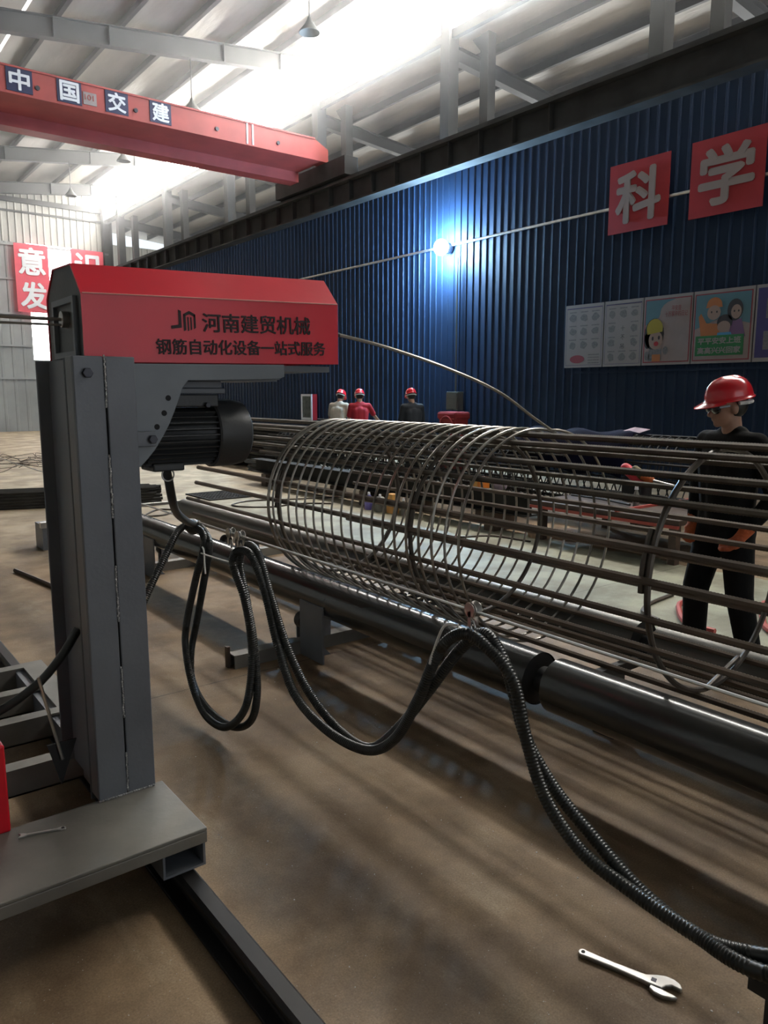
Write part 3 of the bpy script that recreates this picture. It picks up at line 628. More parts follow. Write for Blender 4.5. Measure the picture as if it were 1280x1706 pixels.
hexbolt((0.970, 2.560, 1.493), 0.016, mc)
# motor
mo = thing('motor', (0, 0, 0)); mo.parent = mc; mo.location = Vector((1.15, 2.76, 1.50)) - ORG[mc.name]; ORG[mo.name] = Vector((1.15, 2.76, 1.50))
MX = Matrix.Translation((0, 2.755, 1.497)) @ Matrix.Rotation(math.pi / 2, 4, 'Y')
MB().lathe([(0.02, 0.93), (0.075, 0.93), (0.105, 0.975), (0.106, 1.0), (0.098, 1.01), (0.098, 1.27), (0.02, 1.27)], MX, 32).build('housing', 'motor_black', mo, True)
fn = MB()
for k in range(32):
    a = 2 * math.pi * k / 32
    if math.cos(a) > 0.80: continue
    c, s_ = math.cos(a), math.sin(a)
    pts = []
    for r, hw in ((0.096, 0.0035), (0.119, 0.002)):
        for sg in (-1, 1): pts.append((r, sg * hw))
    ring = [(0.096, -0.0035), (0.119, -0.002), (0.119, 0.002), (0.096, 0.0035)]
    rr = [[Vector((x, 2.755 + (r * s_ + t * c), 1.497 + (r * c - t * s_))) for r, t in ring] for x in (1.0, 1.275)]
    fn.loft(rr)
fn.build('cooling_fins', 'motor_black', mo)
MB().lathe([(0.124, 1.262), (0.130, 1.268), (0.130, 1.35), (0.122, 1.395), (0.105, 1.408), (0.02, 1.41), (0.02, 1.40), (0.10, 1.40), (0.118, 1.385), (0.124, 1.35)], MX, 40).build('fan_cover', 'motor_black', mo, True)
MB().box((1.10, 2.67, 1.60), (1.275, 2.84, 1.645)).build('foot', 'motor_black', mo, bevel=0.004)
MB().box((1.10, 2.66, 1.648), (1.30, 2.86, 1.668)).box((1.115, 2.67, 1.668), (1.29, 2.85, 1.694)).build('mount_block', 'machine_grey', mo, bevel=0.003)
MB().box((1.10, 2.62, 1.694), (1.50, 2.98, 1.70)).box((1.05, 2.60, 1.70), (1.50, 2.98, 1.735)).build('mount_plate', 'machine_grey', mc)
hexbolt((1.225, 2.667, 1.606), 0.011, mo)
MB().box((1.02, 2.69, 1.365), (1.14, 2.82, 1.395)).build('terminal_box', 'motor_black', mo, bevel=0.006)
MB().tube([(1.075 + 0.023 * math.cos(k * math.pi / 10), 2.695, 1.352 + 0.023 * math.sin(k * math.pi / 10)) for k in range(21)], 0.003, 6, False).build('cable_ring', 'chrome', mo, True)
MB().tube(catmull([(1.075, 2.71, 1.37), (1.09, 2.73, 1.33), (1.13, 2.80, 1.24), (1.22, 2.98, 1.16), (1.36, 3.22, 1.08), (1.47, 3.40, 1.03)], .02), 0.017, 10).build('cable', 'hose_black', mo, True)

# incoming wire left of the head
MB().tube([(-1.6, 2.80, 1.905), (0.3, 2.80, 1.90), (0.76, 2.80, 1.90)], 0.006, 8).tube([(-1.6, 2.80, 1.885), (0.3, 2.80, 1.878), (0.76, 2.80, 1.882)], 0.004, 8).build('supply_wire', 'spiral_wire', None, True, label='thin steel wire entering the left end of the red cover', cat='wire')

# rail
def rail(x0, y0, y1, label):
    pr = [(-0.055, 0), (0.055, 0), (0.055, 0.010), (0.012, 0.018), (0.010, 0.055), (0.032, 0.064), (0.034, 0.080), (0.022, 0.092), (-0.022, 0.092), (-0.034, 0.080), (-0.032, 0.064), (-0.010, 0.055), (-0.012, 0.018), (-0.055, 0.010)]
    return MB().loft([[Vector((x0 + a, y, b)) for a, b in pr] for y in (y0, y1)]).build('track_rail', 'rail_steel', None, False, 0.004, label, 'rail')
rail(0.885, -1.5, 12.0, 'dark steel rail on the floor under the machine column')
rail(-0.485, -1.5, 12.0, 'dark steel rail under the far left side of the carriage')
for y in (2.45, 4.0): MB().cyl((-0.515, y, 0.13), (-0.455, y, 0.13), 0.04, 16).build('wheel', 'pipe_dark', mc, True)

# ================================================================ roller bed
XN, XF, ZR, RR = 2.56, 3.36, 0.375, 0.121
def roller(x, y0, y1, label, m='pipe_steel'):
    t = thing('roller_pipe', (x, (y0 + y1) / 2, ZR - RR), label, 'roller', 'long steel rollers under the cage')
    n = 6; pts = [(x, y0 + (y1 - y0) * k / n, ZR) for k in range(n + 1)]
    MB().tube(pts, RR, 40, cap=False).build('shell', m, t, True)
    for y, s in ((y0 + 0.012, 1), (y1 - 0.012, -1)):
        MB().cyl((x, y, ZR), (x, y + 0.01 * s, ZR), RR - 0.002, 32).build('end_disc', 'pipe_dark', t)
    MB().cyl((x, y0 - 0.03, ZR), (x, y1 + 0.03, ZR), 0.028, 14).build('shaft', 'pipe_dark', t, True)
roller(XN, 2.16, 8.05, 'near dark steel roller running from the joint towards the machine column')
roller(XN, -3.8, 2.06, 'near dark steel roller at lower right with a bright edge, beyond the joint')
roller(XF, 2.16, 7.95, 'far grey steel roller whose open end shows beside the machine column', 'pipe_worn')
roller(XF, -3.8, 2.06, 'far grey steel roller passing before the standing man', 'pipe_worn')
def stand(y, label):
    t = thing('roller_stand', (2.96, y, 0), label, 'stand', 'stands under the rollers')
    MB().box((1.97, y + 0.02, 0.075), (4.1, y + 0.11, 0.083)).box((1.97, y + 0.02, 0.0), (4.1, y + 0.028, 0.075)).box((1.97, y + 0.102, 0.0), (4.1, y + 0.11, 0.075)).build('cross_beam', 'plate_grey', t)
    MB().box((1.945, y + 0.07, 0.0), (1.965, y + 0.10, 0.13)).build('end_tab', 'brown_steel', t)
    for x, s in ((XN, -1), (XF, 1)):
        xa = x + s * 0.118
        MB().box((min(xa, xa + s * 0.012), y - 0.24, 0.0), (max(xa, xa + s * 0.012), y + 0.02, 0.36)).build('side_plate', 'machine_grey', t)
        MB().prism([(0, 0), (0.14, 0), (0, 0.15)], 0.012, Matrix(((-s, 0, 0, xa), (0, 0, 1, y - 0.10), (0, 1, 0, 0.0), (0, 0, 0, 1)))).build('gusset', 'machine_grey', t)
        for q in (-1, 1):
            MB().cyl((x + q * 0.075, y + 0.035, 0.205), (x + q * 0.075, y + 0.095, 0.205), 0.055, 20).build('support_wheel', 'pipe_dark', t, True)
            for yy in (y + 0.021, y + 0.099): MB().box((x + q * 0.075 - 0.03, yy, 0.083), (x + q * 0.075 + 0.03, yy + 0.01, 0.22)).build('fork_plate', 'machine_grey', t)
    return t
stand(4.0, 'roller stand with a bent foot tab showing beside the hanging hose')
stand(6.75, 'roller stand furthest back beside the machine column')
st = thing('roller_coupling', (2.96, 2.11, 0.0), 'dark bearing post carrying the two roller joints', 'stand')
MB().box((3.02, 2.085, 0.0), (3.10, 2.135, 0.30)).box((2.98, 2.05, 0.0), (3.14, 2.17, 0.012)).build('bearing_post', 'pipe_dark', st)
for x in (XN, XF):
    MB().box((min(x, 3.06), 2.09, 0.30), (max(x, 3.06), 2.13, 0.345)).build('bearing_arm', 'pipe_dark', st)
    MB().cyl((x, 2.075, ZR), (x, 2.145, ZR), 0.062, 20).build('bearing', 'pipe_dark', st, True)
    hexbolt((x - 0.05, 2.075, ZR + 0.02), 0.014, st)
fe = thing('frame_stub', (2.05, 8.6, 0.0), 'small dark box-section stub standing on the floor left of the column', 'stub')
MB().box((1.97, 8.45, 0.0), (2.09, 8.75, 0.27)).build('post', 'machine_grey', fe)
MB().box((1.955, 8.43, 0.24), (2.02, 8.50, 0.30)).build('cap', 'steel_bright', fe)
MB().box((2.1, 8.12, 0.42), (3.3, 8.18, 0.45)).box((2.1, 8.12, 0.0), (2.16, 8.18, 0.42)).box((3.55, 8.12, 0.0), (3.61, 8.18, 0.45)).box((3.3, 8.12, 0.42), (3.61, 8.18, 0.45)).build('end_bar', 'steel_bright', None, label='pale steel bar bridging the far ends of the rollers', cat='bar')

# ================================================================ the reinforcement cage
XC, ZC = 2.96, 0.926
cg = thing('reinforcement_cage', (XC, 1.5, ZC - 0.55), 'round rebar cage being wound with spiral wire on the rollers', 'rebar cage')
def rod_mesh(y0, y1, r=0.0155):
    pts = []; y = y0
    while y < min(2.9, y1): pts.append((0, y, 0)); y += 0.0065
    n_r = len(pts)
    while y < y1: pts.append((0, y, 0)); y += 0.25
    pts.append((0, y1, 0))
    P = MB().tube(pts, lambda i, n: r * (1.04 if i % 2 else 0.93) if i < n_r else r * 0.97, 7)
    return P
tmpl = {}
def rod(a, y1, m='rod_ribbed', rad=0.524, thick=0.0148):
    key = (y1, m, thick); x = XC + rad * math.sin(math.radians(a)); z = ZC + rad * math.cos(math.radians(a))
    if key not in tmpl:
        mb = rod_mesh(-2.2, y1, thick); mb.v = [v + Vector((x, 0, z)) for v in mb.v]
        tmpl[key] = (mb.build('rod', m, cg, True), x, z)
    else:
        o, x0, z0 = tmpl[key]; share(o, 'rod', cg, (x - x0, 0, z - z0))
for a in (352, 338, 322): rod(a, 8.2)
for a in (308, 14): rod(a, 4.7)
for a in (287, 274): rod(a, 5.55, 'rod_rust', thick=0.0155)
for a in (258, 243): rod(a, 5.75, 'rod_rust')
for a in (192, 173): rod(a, 4.6, 'rod_rust')
for a in (166, 148, 120, 101, 88, 78): rod(a, 4.9, 'rod_rust')
for a in (60, 38): rod(a, 8.2)
def ring(y, n='stiffener_ring', r=0.502, t=0.0125):
    pts = [(XC + r * math.sin(2 * math.pi * k / 64), y, ZC + r * math.cos(2 * math.pi * k / 64)) for k in range(65)]
    return MB().tube(pts, t, 8, False).build(n, 'ring_steel', cg, True)
for y in (4.31, 2.96, 1.575, 0.2):
    ring(y); pts = [(XC + 0.502 * math.sin(math.radians(a)), y + 0.026, ZC + 0.502 * math.cos(math.radians(a))) for a in range(268, 300, 4)]
    MB().tube(pts, 0.0135, 8).build('ring_lap', 'ring_steel', cg, True)
# cross strut inside the nearest ring
MB().cyl((XC + 0.22, 1.575, ZC - 0.42), (XC - 0.06, 1.56, ZC - 0.49), 0.011, 8).build('strut', 'ring_steel', cg, True)
hx = catmull([(1.80, 2.63, 1.885), (2.0, 2.56, 1.837), (2.3, 2.51, 1.754), (2.6, 2.495, 1.655), (2.85, 2.485, 1.525)], 0.03)
a = 0.0; tot = 19.2 * 360; RS = 0.5445
while a < tot + 900:
    if a < tot: yy = 2.48 + 0.0975 * a / 360
    else: yy = 2.48 + 0.0975 * tot / 360 + 0.016 * (a - tot) / 360
    ar = math.radians(a + (0 if a > 40 else 0))
    hx.append(Vector((XC + RS * math.sin(ar), yy, ZC + RS * math.cos(ar)))); a += 6
MB().tube(hx, 0.0072, 6).build('spiral_wire', 'spiral_wire', cg, True)

# ================================================================ festoon of cables
MB().tube([(1.5, 3.55, 1.035), (1.5, 0.0, 1.025), (1.5, -2.0, 1.02)], 0.0045, 8).tube([(1.5, 3.55, 1.035), (1.5, 9.0, 1.05)], 0.0045, 8).build('wire_rope', 'rope_wire', None, True, label='taut bright wire rope carrying the hanging hoses', cat='wire rope')
fs = thing('hose_festoon', (1.5, 2.0, 0.05), 'pair of black corrugated hoses looped in swags from the wire rope', 'hose')
path = [(1.49, 3.447, 1.014), (1.5, 3.35, 0.985), (1.5, 3.317, 0.93), (1.5, 3.40, 0.768), (1.5, 3.547, 0.49), (1.5, 3.607, 0.33), (1.5, 3.563, 0.175), (1.5, 3.392, 0.075), (1.5, 3.158, 0.075), (1.5, 2.998, 0.165), (1.5, 2.914, 0.312), (1.5, 2.89, 0.542), (1.5, 2.933, 0.75), (1.5, 3.005, 0.90), (1.5, 2.965, 0.975), (1.5, 2.85, 0.965), (1.5, 2.741, 0.831), (1.5, 2.625, 0.64), (1.5, 2.49, 0.477), (1.5, 2.276, 0.39), (1.5, 2.045, 0.40), (1.5, 1.875, 0.516), (1.5, 1.724, 0.703), (1.5, 1.615, 0.881), (1.5, 1.53, 0.962), (1.5, 1.454, 0.944), (1.5, 1.371, 0.871), (1.5, 1.30, 0.722), (1.5, 1.211, 0.603), (1.5, 1.09, 0.509), (1.5, 0.947, 0.456), (1.5, 0.791, 0.448), (1.5, 0.634, 0.48), (1.5, 0.3, 0.62)]
def hose(dx, dy, ph):
    pts = catmull([(x + dx + 0.012 * math.sin(i * 1.3 + ph), y + dy + 0.016 * math.sin(i * 0.9 + ph), max(z + 0.010 * math.sin(i * 1.7 + ph), 0.03)) for i, (x, y, z) in enumerate(path)], 0.0045)
    MB().tube(pts, lambda i, n: 0.0185 if (i // 1) % 2 else 0.0163, 10).build('hose', 'hose_black', fs, True)
hose(-0.018, -0.004, 0.0); hose(0.020, 0.006, 2.2)
MB().tube(catmull([(1.49, 3.447, 1.02), (1.42, 3.45, 1.0), (1.33, 3.40, 0.90), (1.24, 3.36, 0.78), (1.16, 3.33, 0.66), (1.05, 3.30, 0.50), (0.93, 3.2, 0.32)], 0.005), lambda i, n: 0.0185 if i % 2 else 0.0163, 10).build('branch_hose', 'hose_black', fs, True)
MB().ell((1.485, 3.44, 1.01), (0.035, 0.05, 0.04), 12, 8).build('tape_wrap', 'hose_black', fs, True)
MB().tube(catmull([(1.475, 3.315, 0.93), (1.47, 3.29, 0.92), (1.465, 3.275, 0.86), (1.465, 3.27, 0.81)], .01), 0.0042, 5).tube(catmull([(1.47, 3.32, 0.90), (1.47, 3.15, 0.905), (1.47, 2.99, 0.912)], .02), 0.0036, 5).tube(catmull([(1.47, 1.55, 0.985), (1.46, 1.60, 0.97), (1.455, 1.645, 0.87), (1.455, 1.655, 0.84)], .01), 0.0045, 5).build('cable_tie', 'tie_white', fs, True)
for (hy, lab) in ((3.06, 'hose pulley on the wire rope nearest the motor'), (2.97, 'hose pulley holding the second hose peak beside the first'), (1.52, 'hose pulley on the wire rope above the roller joint')):
    p = thing('rope_pulley', (1.5, hy, 0.965), lab, 'pulley', 'pulleys on the wire rope')
    MP = Matrix.Translation((1.5, hy, 1.034)) @ Matrix.Rotation(math.pi / 2, 4, 'Y')
    MB().lathe([(0.004, -0.012), (0.024, -0.012), (0.016, 0.0), (0.024, 0.012), (0.004, 0.012)], MP, 18).build('wheel', 'steel_bright', p, True)
    for cx_ in (1.484, 1.513):
        MB().cyl((cx_, hy, 1.034), (cx_ + 0.003, hy, 1.034), 0.021, 18).box((cx_, hy - 0.006, 0.985), (cx_ + 0.003, hy + 0.006, 1.03)).build('cheek', 'steel_bright', p, True)
    MB().tube(catmull([(1.5, hy, 1.0), (1.5, hy + 0.009, 0.985), (1.5, hy, 0.965), (1.5, hy - 0.009, 0.98), (1.5, hy, 1.0)], .004), 0.003, 6).build('link', 'steel_bright', p, True)
fx = thing('hose_clamp', (1.53, 0.63, 0.40), 'dark clamp gripping the hose at the right picture edge', 'clamp')
MB().box((1.49, 0.60, 0.40), (1.56, 0.665, 0.455)).build('block', 'pipe_dark', fx)
MB().cyl((1.525, 0.63, 0), (1.525, 0.63, 0.40), 0.012, 8).build('stem', 'pipe_dark', fx)
# ================================================================ people
def capsule(mb, p0, p1, r0, r1, n=12):
    p0 = Vector(p0); p1 = Vector(p1); d = (p1 - p0); ln = d.length; t = d.normalized(); rings = []
    u = t.orthogonal().normalized(); v = t.cross(u)
    def rg(c, r): return [c + (u * math.cos(2 * math.pi * k / n) + v * math.sin(2 * math.pi * k / n)) * r for k in range(n)]
    for a in (-80, -50, -25): rings.append(rg(p0 + t * r0 * math.sin(math.radians(a)), r0 * math.cos(math.radians(a))))
    for k in range(5): rings.append(rg(p0.lerp(p1, k / 4), r0 + (r1 - r0) * k / 4))
    for a in (25, 50, 80): rings.append(rg(p1 + t * r1 * math.sin(math.radians(a)), r1 * math.cos(math.radians(a))))
    mb.loft(rings)
def blob(name, prims, m, parent, M, voxel=0.012, smooth=6):
    """fuse overlapping tapered volumes into one continuous skin"""
    mb = MB()
    for p in prims:
        if p[0] == 'c': capsule(mb, p[1], p[2], p[3], p[4])
        else: mb.ell(p[1], p[2], 16, 12, p[3] if len(p) > 3 else None)
    me = bpy.data.meshes.new(name); me.from_pydata([M @ v for v in mb.v], [], mb.f); me.update()
    bm = bmesh.new(); bm.from_mesh(me); bmesh.ops.recalc_face_normals(bm, faces=bm.faces); bm.to_mesh(me); bm.free()
    o = bpy.data.objects.new('tmp', me); COL.objects.link(o)
    r = o.modifiers.new('r', 'REMESH'); r.mode = 'VOXEL'; r.voxel_size = voxel; r.use_smooth_shade = True
    s = o.modifiers.new('s', 'SMOOTH'); s.iterations = smooth; s.factor = 0.5
    out = bpy.data.meshes.new_from_object(o.evaluated_get(bpy.context.evaluated_depsgraph_get()))
    bpy.data.objects.remove(o); bpy.data.meshes.remove(me)
    o0 = origin(parent)
    for v in out.vertices: v.co -= o0
    out.name = name; out.materials.clear(); out.materials.append(MATS[m])
    for p in out.polygons: p.use_smooth = True
    ob = bpy.data.objects.new(name, out); COL.objects.link(ob); ob.parent = parent; ORG[ob.name] = o0; return ob
def V(*a): return Vector(a)
def person(loc, heading, label, shirt, trousers, pose, voxel=0.012, glasses=False, gloves=None, hgt=1.0, group=None):
    """local frame: +Y ahead, +X right. heading turns +Y"""
    t = thing('person', loc, label, 'person', group)
    M = Matrix.Translation(loc) @ Matrix.Rotation(heading, 4, 'Z') @ Matrix.Scale(hgt, 4)
    lean = pose.get('lean', 0.0); hd = pose.get('nod', 0.0)
    hip = V(0, 0, 0.93)
    RL = Matrix.Rotation(-lean, 3, 'X')
    def up(p): return hip + RL @ (V(*p) - hip)                         # upper body follows the lean
    neck = up((0, -0.005, 1.45)); RH = Matrix.Rotation(-hd - lean, 3, 'X') @ Matrix.Rotation(pose.get('turn', 0.0), 3, 'Z')
    def h(p): return neck + RH @ (V(*p) - V(0, -0.005, 1.45))
    sk = []; sh = []; tr = []; shoes = {}
    deg = RH.to_4x4()
    sk += [('e', h((0, -0.008, 1.615)), (0.074, 0.094, 0.098), deg), ('e', h((0, 0.028, 1.563)), (0.060, 0.066, 0.078), deg), ('c', h((0, 0.060, 1.512)), h((0, 0.068, 1.508)), 0.026, 0.024),
           ('c', h((0, 0.088, 1.592)), h((0, 0.108, 1.565)), 0.010, 0.016), ('e', h((0, 0.086, 1.535)), (0.024, 0.014, 0.012), deg), ('c', h((-0.03, 0.080, 1.61)), h((0.03, 0.080, 1.61)), 0.014, 0.014),
           ('e', h((0.076, -0.005, 1.585)), (0.012, 0.022, 0.033), deg), ('e', h((-0.076, -0.005, 1.585)), (0.012, 0.022, 0.033), deg),
           ('c', up((0, -0.02, 1.40)), h((0, -0.012, 1.53)), 0.058, 0.054)]
    sk += [('c', up((-0.11, -0.01, 1.36)), up((0.11, -0.01, 1.36)), 0.058, 0.058), ('c', up((0, 0, 1.28)), hip, 0.095, 0.095), ('c', hip + V(-0.07, 0, -0.02), hip + V(0.07, 0, -0.02), 0.10, 0.10)]
    sh += [('c', up((-0.125, -0.01, 1.375)), up((0.125, -0.01, 1.375)), 0.080, 0.080), ('c', up((-0.075, 0.0, 1.26)), up((-0.06, 0.0, 0.98)), 0.120, 0.108), ('c', up((0.075, 0.0, 1.26)), up((0.06, 0.0, 0.98)), 0.120, 0.108),
           ('c', up((0, 0.0, 1.28)), up((0, 0.0, 0.95)), 0.125, 0.125), ('c', up((-0.07, 0, 0.95)), up((0.07, 0, 0.95)), 0.112, 0.112), ('c', up((-0.05, -0.02, 1.43)), up((0.05, -0.02, 1.43)), 0.055, 0.055)]
    tr += [('c', hip + V(-0.07, -0.005, 0.0), hip + V(0.07, -0.005, 0.0), 0.118, 0.118), ('c', hip + V(-0.07, -0.01, -0.06), hip + V(0.07, -0.01, -0.06), 0.112, 0.112)]
    for s, kn, an in ((-1, pose['lknee'], pose['lfoot']), (1, pose['rknee'], pose['rfoot'])):
        hp = hip + V(s * 0.085, 0, -0.03); kn = V(*kn); an = V(*an)
        sk += [('c', hp, kn, 0.085, 0.058), ('c', kn, an, 0.055, 0.038)]
        tr += [('c', hp, kn, 0.100, 0.078), ('c', kn, an + V(0, 0, 0.02), 0.077, 0.068)]
        shoes[s] = an
    for s, sh_, el, wr_ in ((-1, (-0.185, -0.01, 1.385), pose['lelbow'], pose['lhand']), (1, (0.185, -0.01, 1.385), pose['relbow'], pose['rhand'])):
        a = up(sh_); e = up(el); w_ = up(wr_)
        sk += [('c', a, e, 0.046, 0.038), ('c', e, w_, 0.038, 0.027)]
        m_ = e if pose.get('long_sleeve') else a.lerp(e, 0.75)
        sh += [('c', up((s * 0.13, -0.01, 1.375)), a, 0.078, 0.068), ('c', a, m_, 0.068, 0.060)]
        if pose.get('long_sleeve'): sh += [('c', e, e.lerp(w_, 0.85), 0.058, 0.042)]
        fw = (w_ - e).normalized(); sd = fw.cross(V(0, 0, 1)); sd = (sd if sd.length > 0.2 else fw.cross(V(1, 0, 0))).normalized(); nn = sd.cross(fw)
        hand = []
        pal = w_ + fw * 0.045
        hand += [('c', w_, pal + fw * 0.02, 0.026, 0.030), ('c', pal - sd * 0.018, pal + sd * 0.018 + fw * 0.005, 0.022, 0.022)]
        for q, ln in ((-0.027, 0.060), (-0.009, 0.070), (0.009, 0.066), (0.027, 0.052)):
            b0 = pal + sd * q + fw * 0.03; b1 = b0 + fw * ln * 0.55 + nn * 0.012; b2 = b1 + fw * ln * 0.35 + nn * 0.030
            hand += [('c', b0, b1, 0.0098, 0.0092), ('c', b1, b2, 0.0092, 0.0082)]
        t0 = w_ + sd * 0.026 * -s + fw * 0.02; t1 = t0 - sd * 0.022 * s + fw * 0.035 + nn * 0.012
        hand += [('c', t0, t1, 0.012, 0.0105), ('c', t1, t1 + fw * 0.028 + nn * 0.008, 0.0105, 0.009)]
        sk += hand
        if gloves and s in gloves:
            g = []
            for p in hand: g.append((p[0], p[1], p[2], p[3] + 0.006, p[4] + 0.006))
            g.append(('c', w_ - fw * 0.05, w_ + fw * 0.01, 0.042, 0.034))
            blob('glove', g, 'glove_orange', t, M, 0.007, 2)
    blob('body', sk, 'skin', t, M, voxel * 0.7, 3)
    blob('shirt', sh, shirt, t, M, voxel, 8)
    blob('trousers', tr, trousers, t, M, voxel, 6)
    for s, an in shoes.items():
        blob('shoe', [('c', an + V(0, -0.03, -0.015), an + V(s * 0.02, 0.13, -0.035), 0.045, 0.038), ('c', an + V(0, -0.03, -0.03), an + V(0, -0.01, 0.05), 0.045, 0.048)], 'hair', t, M, 0.012, 3)
    # hair under the helmet, helmet shell with ridge, brim, strap
    HM = M @ (Matrix.Translation(neck) @ RH.to_4x4() @ Matrix.Translation(-V(0, -0.005, 1.45)))
    hr = MB(); hr.ell((0, -0.030, 1.605), (0.079, 0.082, 0.088), 18, 12)
    hr.v = [HM @ v for v in hr.v]; hr.build('hair', 'hair', t, True)
    he = MB(); rings = []
    for j in range(9):
        a = math.radians(90 * j / 9); rr_ = math.cos(a) ** 0.62
        ring_ = []
        for k in range(28):
            b = 2 * math.pi * k / 28; rx, ry = 0.108, 0.136
            ridge = 0.010 * max(0, 1 - abs(math.cos(b)) * 3.2) * (0.3 + 0.7 * math.sin(a))
            ring_.append(V(rx * rr_ * math.cos(b), -0.008 + ry * rr_ * math.sin(b), 1.640 + (0.118 + ridge) * math.sin(a)))
        rings.append(ring_)
    top = [V(0.004 * math.cos(2 * math.pi * k / 28), -0.008 + 0.03 * math.sin(2 * math.pi * k / 28), 1.640 + 0.129) for k in range(28)]
    rings.append(top)
    lip = [[V(0.108 * 1.07 * math.cos(2 * math.pi * k / 28), -0.008 + 0.136 * 1.06 * math.sin(2 * math.pi * k / 28), 1.632) for k in range(28)], [V(0.108 * 1.07 * math.cos(2 * math.pi * k / 28), -0.008 + 0.136 * 1.06 * math.sin(2 * math.pi * k / 28), 1.640) for k in range(28)]]
    inner = [V(0.100 * math.cos(2 * math.pi * k / 28), -0.008 + 0.126 * math.sin(2 * math.pi * k / 28), 1.632) for k in range(28)]
    he.loft([inner] + lip + rings, True)
    he.v = [HM @ v for v in he.v]; he = he.build('helmet', 'helmet_red', t, 'all')
    br = MB(); out = []; inn = []
    for k in range(13):
        b = math.radians(25 + 130 * k / 12); ext = 0.060 * math.sin(math.pi * k / 12) ** 0.7
        inn.append(V(0.106 * math.cos(b), -0.008 + 0.132 * math.sin(b), 1.642)); out.append(V((0.112 + ext * .35) * math.cos(b), -0.008 + (0.140 + ext) * math.sin(b), 1.630 - ext * 0.22))
    pts = inn + out[::-1]; pts2 = [p - V(0, 0, 0.005) for p in pts]; nn_ = len(pts)
    br.add(pts + pts2, [(i, i + 1, nn_ - 2 - i, nn_ - 1 - i) for i in range(12)] + [(nn_ + i, nn_ + nn_ - 1 - i, nn_ + nn_ - 2 - i, nn_ + i + 1) for i in range(12)] + [(i, (i + 1) % nn_, nn_ + (i + 1) % nn_, nn_ + i) for i in range(nn_)])
    br.v = [HM @ v for v in br.v]; br.build('brim', 'helmet_red', he, True)
    stp = MB(); stp.tube([HM @ V(0.096 * math.cos(b), -0.012 + 0.118 * math.sin(b), 1.618 - 0.012 * abs(math.sin(b))) for b in [math.radians(a_) for a_ in range(185, 356, 10)]], 0.011, 8)
    stp.build('head_band', 'strap_white', he, True)
    if glasses:
        g = MB()
        for s in (-1, 1): g.ell((s * 0.040, 0.088, 1.598), (0.042, 0.024, 0.030), 14, 8)
        g.box((-0.075, 0.02, 1.603), (-0.070, 0.098, 1.613)).box((0.070, 0.02, 1.603), (0.075, 0.098, 1.613)).box((-0.07, 0.088, 1.606), (0.07, 0.10, 1.616))
        g.v = [HM @ v for v in g.v]; g.build('sunglasses', 'lens_black', t, True)
    return t
STANDP = dict(lknee=(-0.09, 0.02, 0.50), rknee=(0.09, 0.02, 0.50), lfoot=(-0.10, 0, 0.09), rfoot=(0.10, 0, 0.09))
face_left = math.radians(52.3 - 4)
person((4.25, 2.235, 0), face_left + math.radians(24), 'person in black clothes, sunglasses and red helmet standing behind the cage', 'shirt_black', 'trouser_black',
       dict(lean=0.03, nod=0.16, turn=-math.radians(20), lknee=(-0.14, 0.00, 0.50), rknee=(0.12, 0.08, 0.51), lfoot=(-0.18, -0.08, 0.09), rfoot=(0.13, 0.06, 0.09),
            lelbow=(-0.27, -0.09, 1.10), lhand=(-0.19, 0.06, 0.88), relbow=(0.25, -0.02, 1.12), rhand=(0.20, 0.06, 0.90), long_sleeve=True), 0.010, True, (-1, 1), 0.99)
arms = dict(lelbow=(-0.24, 0.06, 1.12), lhand=(-0.20, 0.28, 1.04), relbow=(0.24, 0.06, 1.12), rhand=(0.20, 0.28, 1.04))
gw = 'workers by the far stock'
person((9.6, 14.12, 0), math.radians(-62), 'person in a pale beige shirt and red helmet bending by the far stock', 'shirt_beige', 'trouser_black', dict(STANDP, **arms, lean=0.22, nod=0.25), 0.014, group=gw)
person((9.6, 13.25, 0), math.radians(-30), 'person in a red shirt and red helmet reaching out by the far stock', 'shirt_red', 'trouser_black', dict(STANDP, lelbow=(-0.24, 0.06, 1.12), lhand=(-0.20, 0.28, 1.04), relbow=(0.33, 0.10, 1.18), rhand=(0.46, 0.32, 1.10), lean=0.20, nod=0.15), 0.014, group=gw)
person((9.7, 11.60, 0), math.radians(-15), 'person in dark clothes and red helmet, back turned, rightmost by the far stock', 'shirt_dark', 'trouser_black', dict(STANDP, **arms, lean=0.15, nod=0.15, long_sleeve=True), 0.014, group=gw)

# ================================================================ stock and clutter beyond the rollers
def along(mb, x, y0, y1, z, r, sides=6, wob=0.0):
    n = 5; mb.tube([(x + random.uniform(-wob, wob), y0 + (y1 - y0) * k / n, z) for k in range(n + 1)], r, sides); return mb
def stock(label, x0, x1, y0, y1, layers, pitch, r, z0, m, name='bar_stack'):
    t = thing(name, ((x0 + x1) / 2, (y0 + y1) / 2, 0), label, 'bar stack', 'stacks of steel bars')
    for yb in (y0 + 0.8, (y0 + y1) / 2, y1 - 0.8):
        MB().box((x0 - 0.05, yb - 0.06, 0), (x1 + 0.05, yb + 0.06, z0)).build('bearer', 'brown_steel', t)
    base = None
    for j in range(layers):
        x = x0 + (0.5 * pitch if j % 2 else 0)
        while x <= x1:
            dy = random.uniform(-0.25, 0.25); zz = z0 + r + j * pitch * 0.86
            if base is None: base = along(MB(), x, y0, y1, zz, r).build('bar', m, t, True); bx = (x, zz)
            else: share(base, 'bar', t, (x - bx[0] , dy, zz - bx[1]))
            x += pitch
    return t
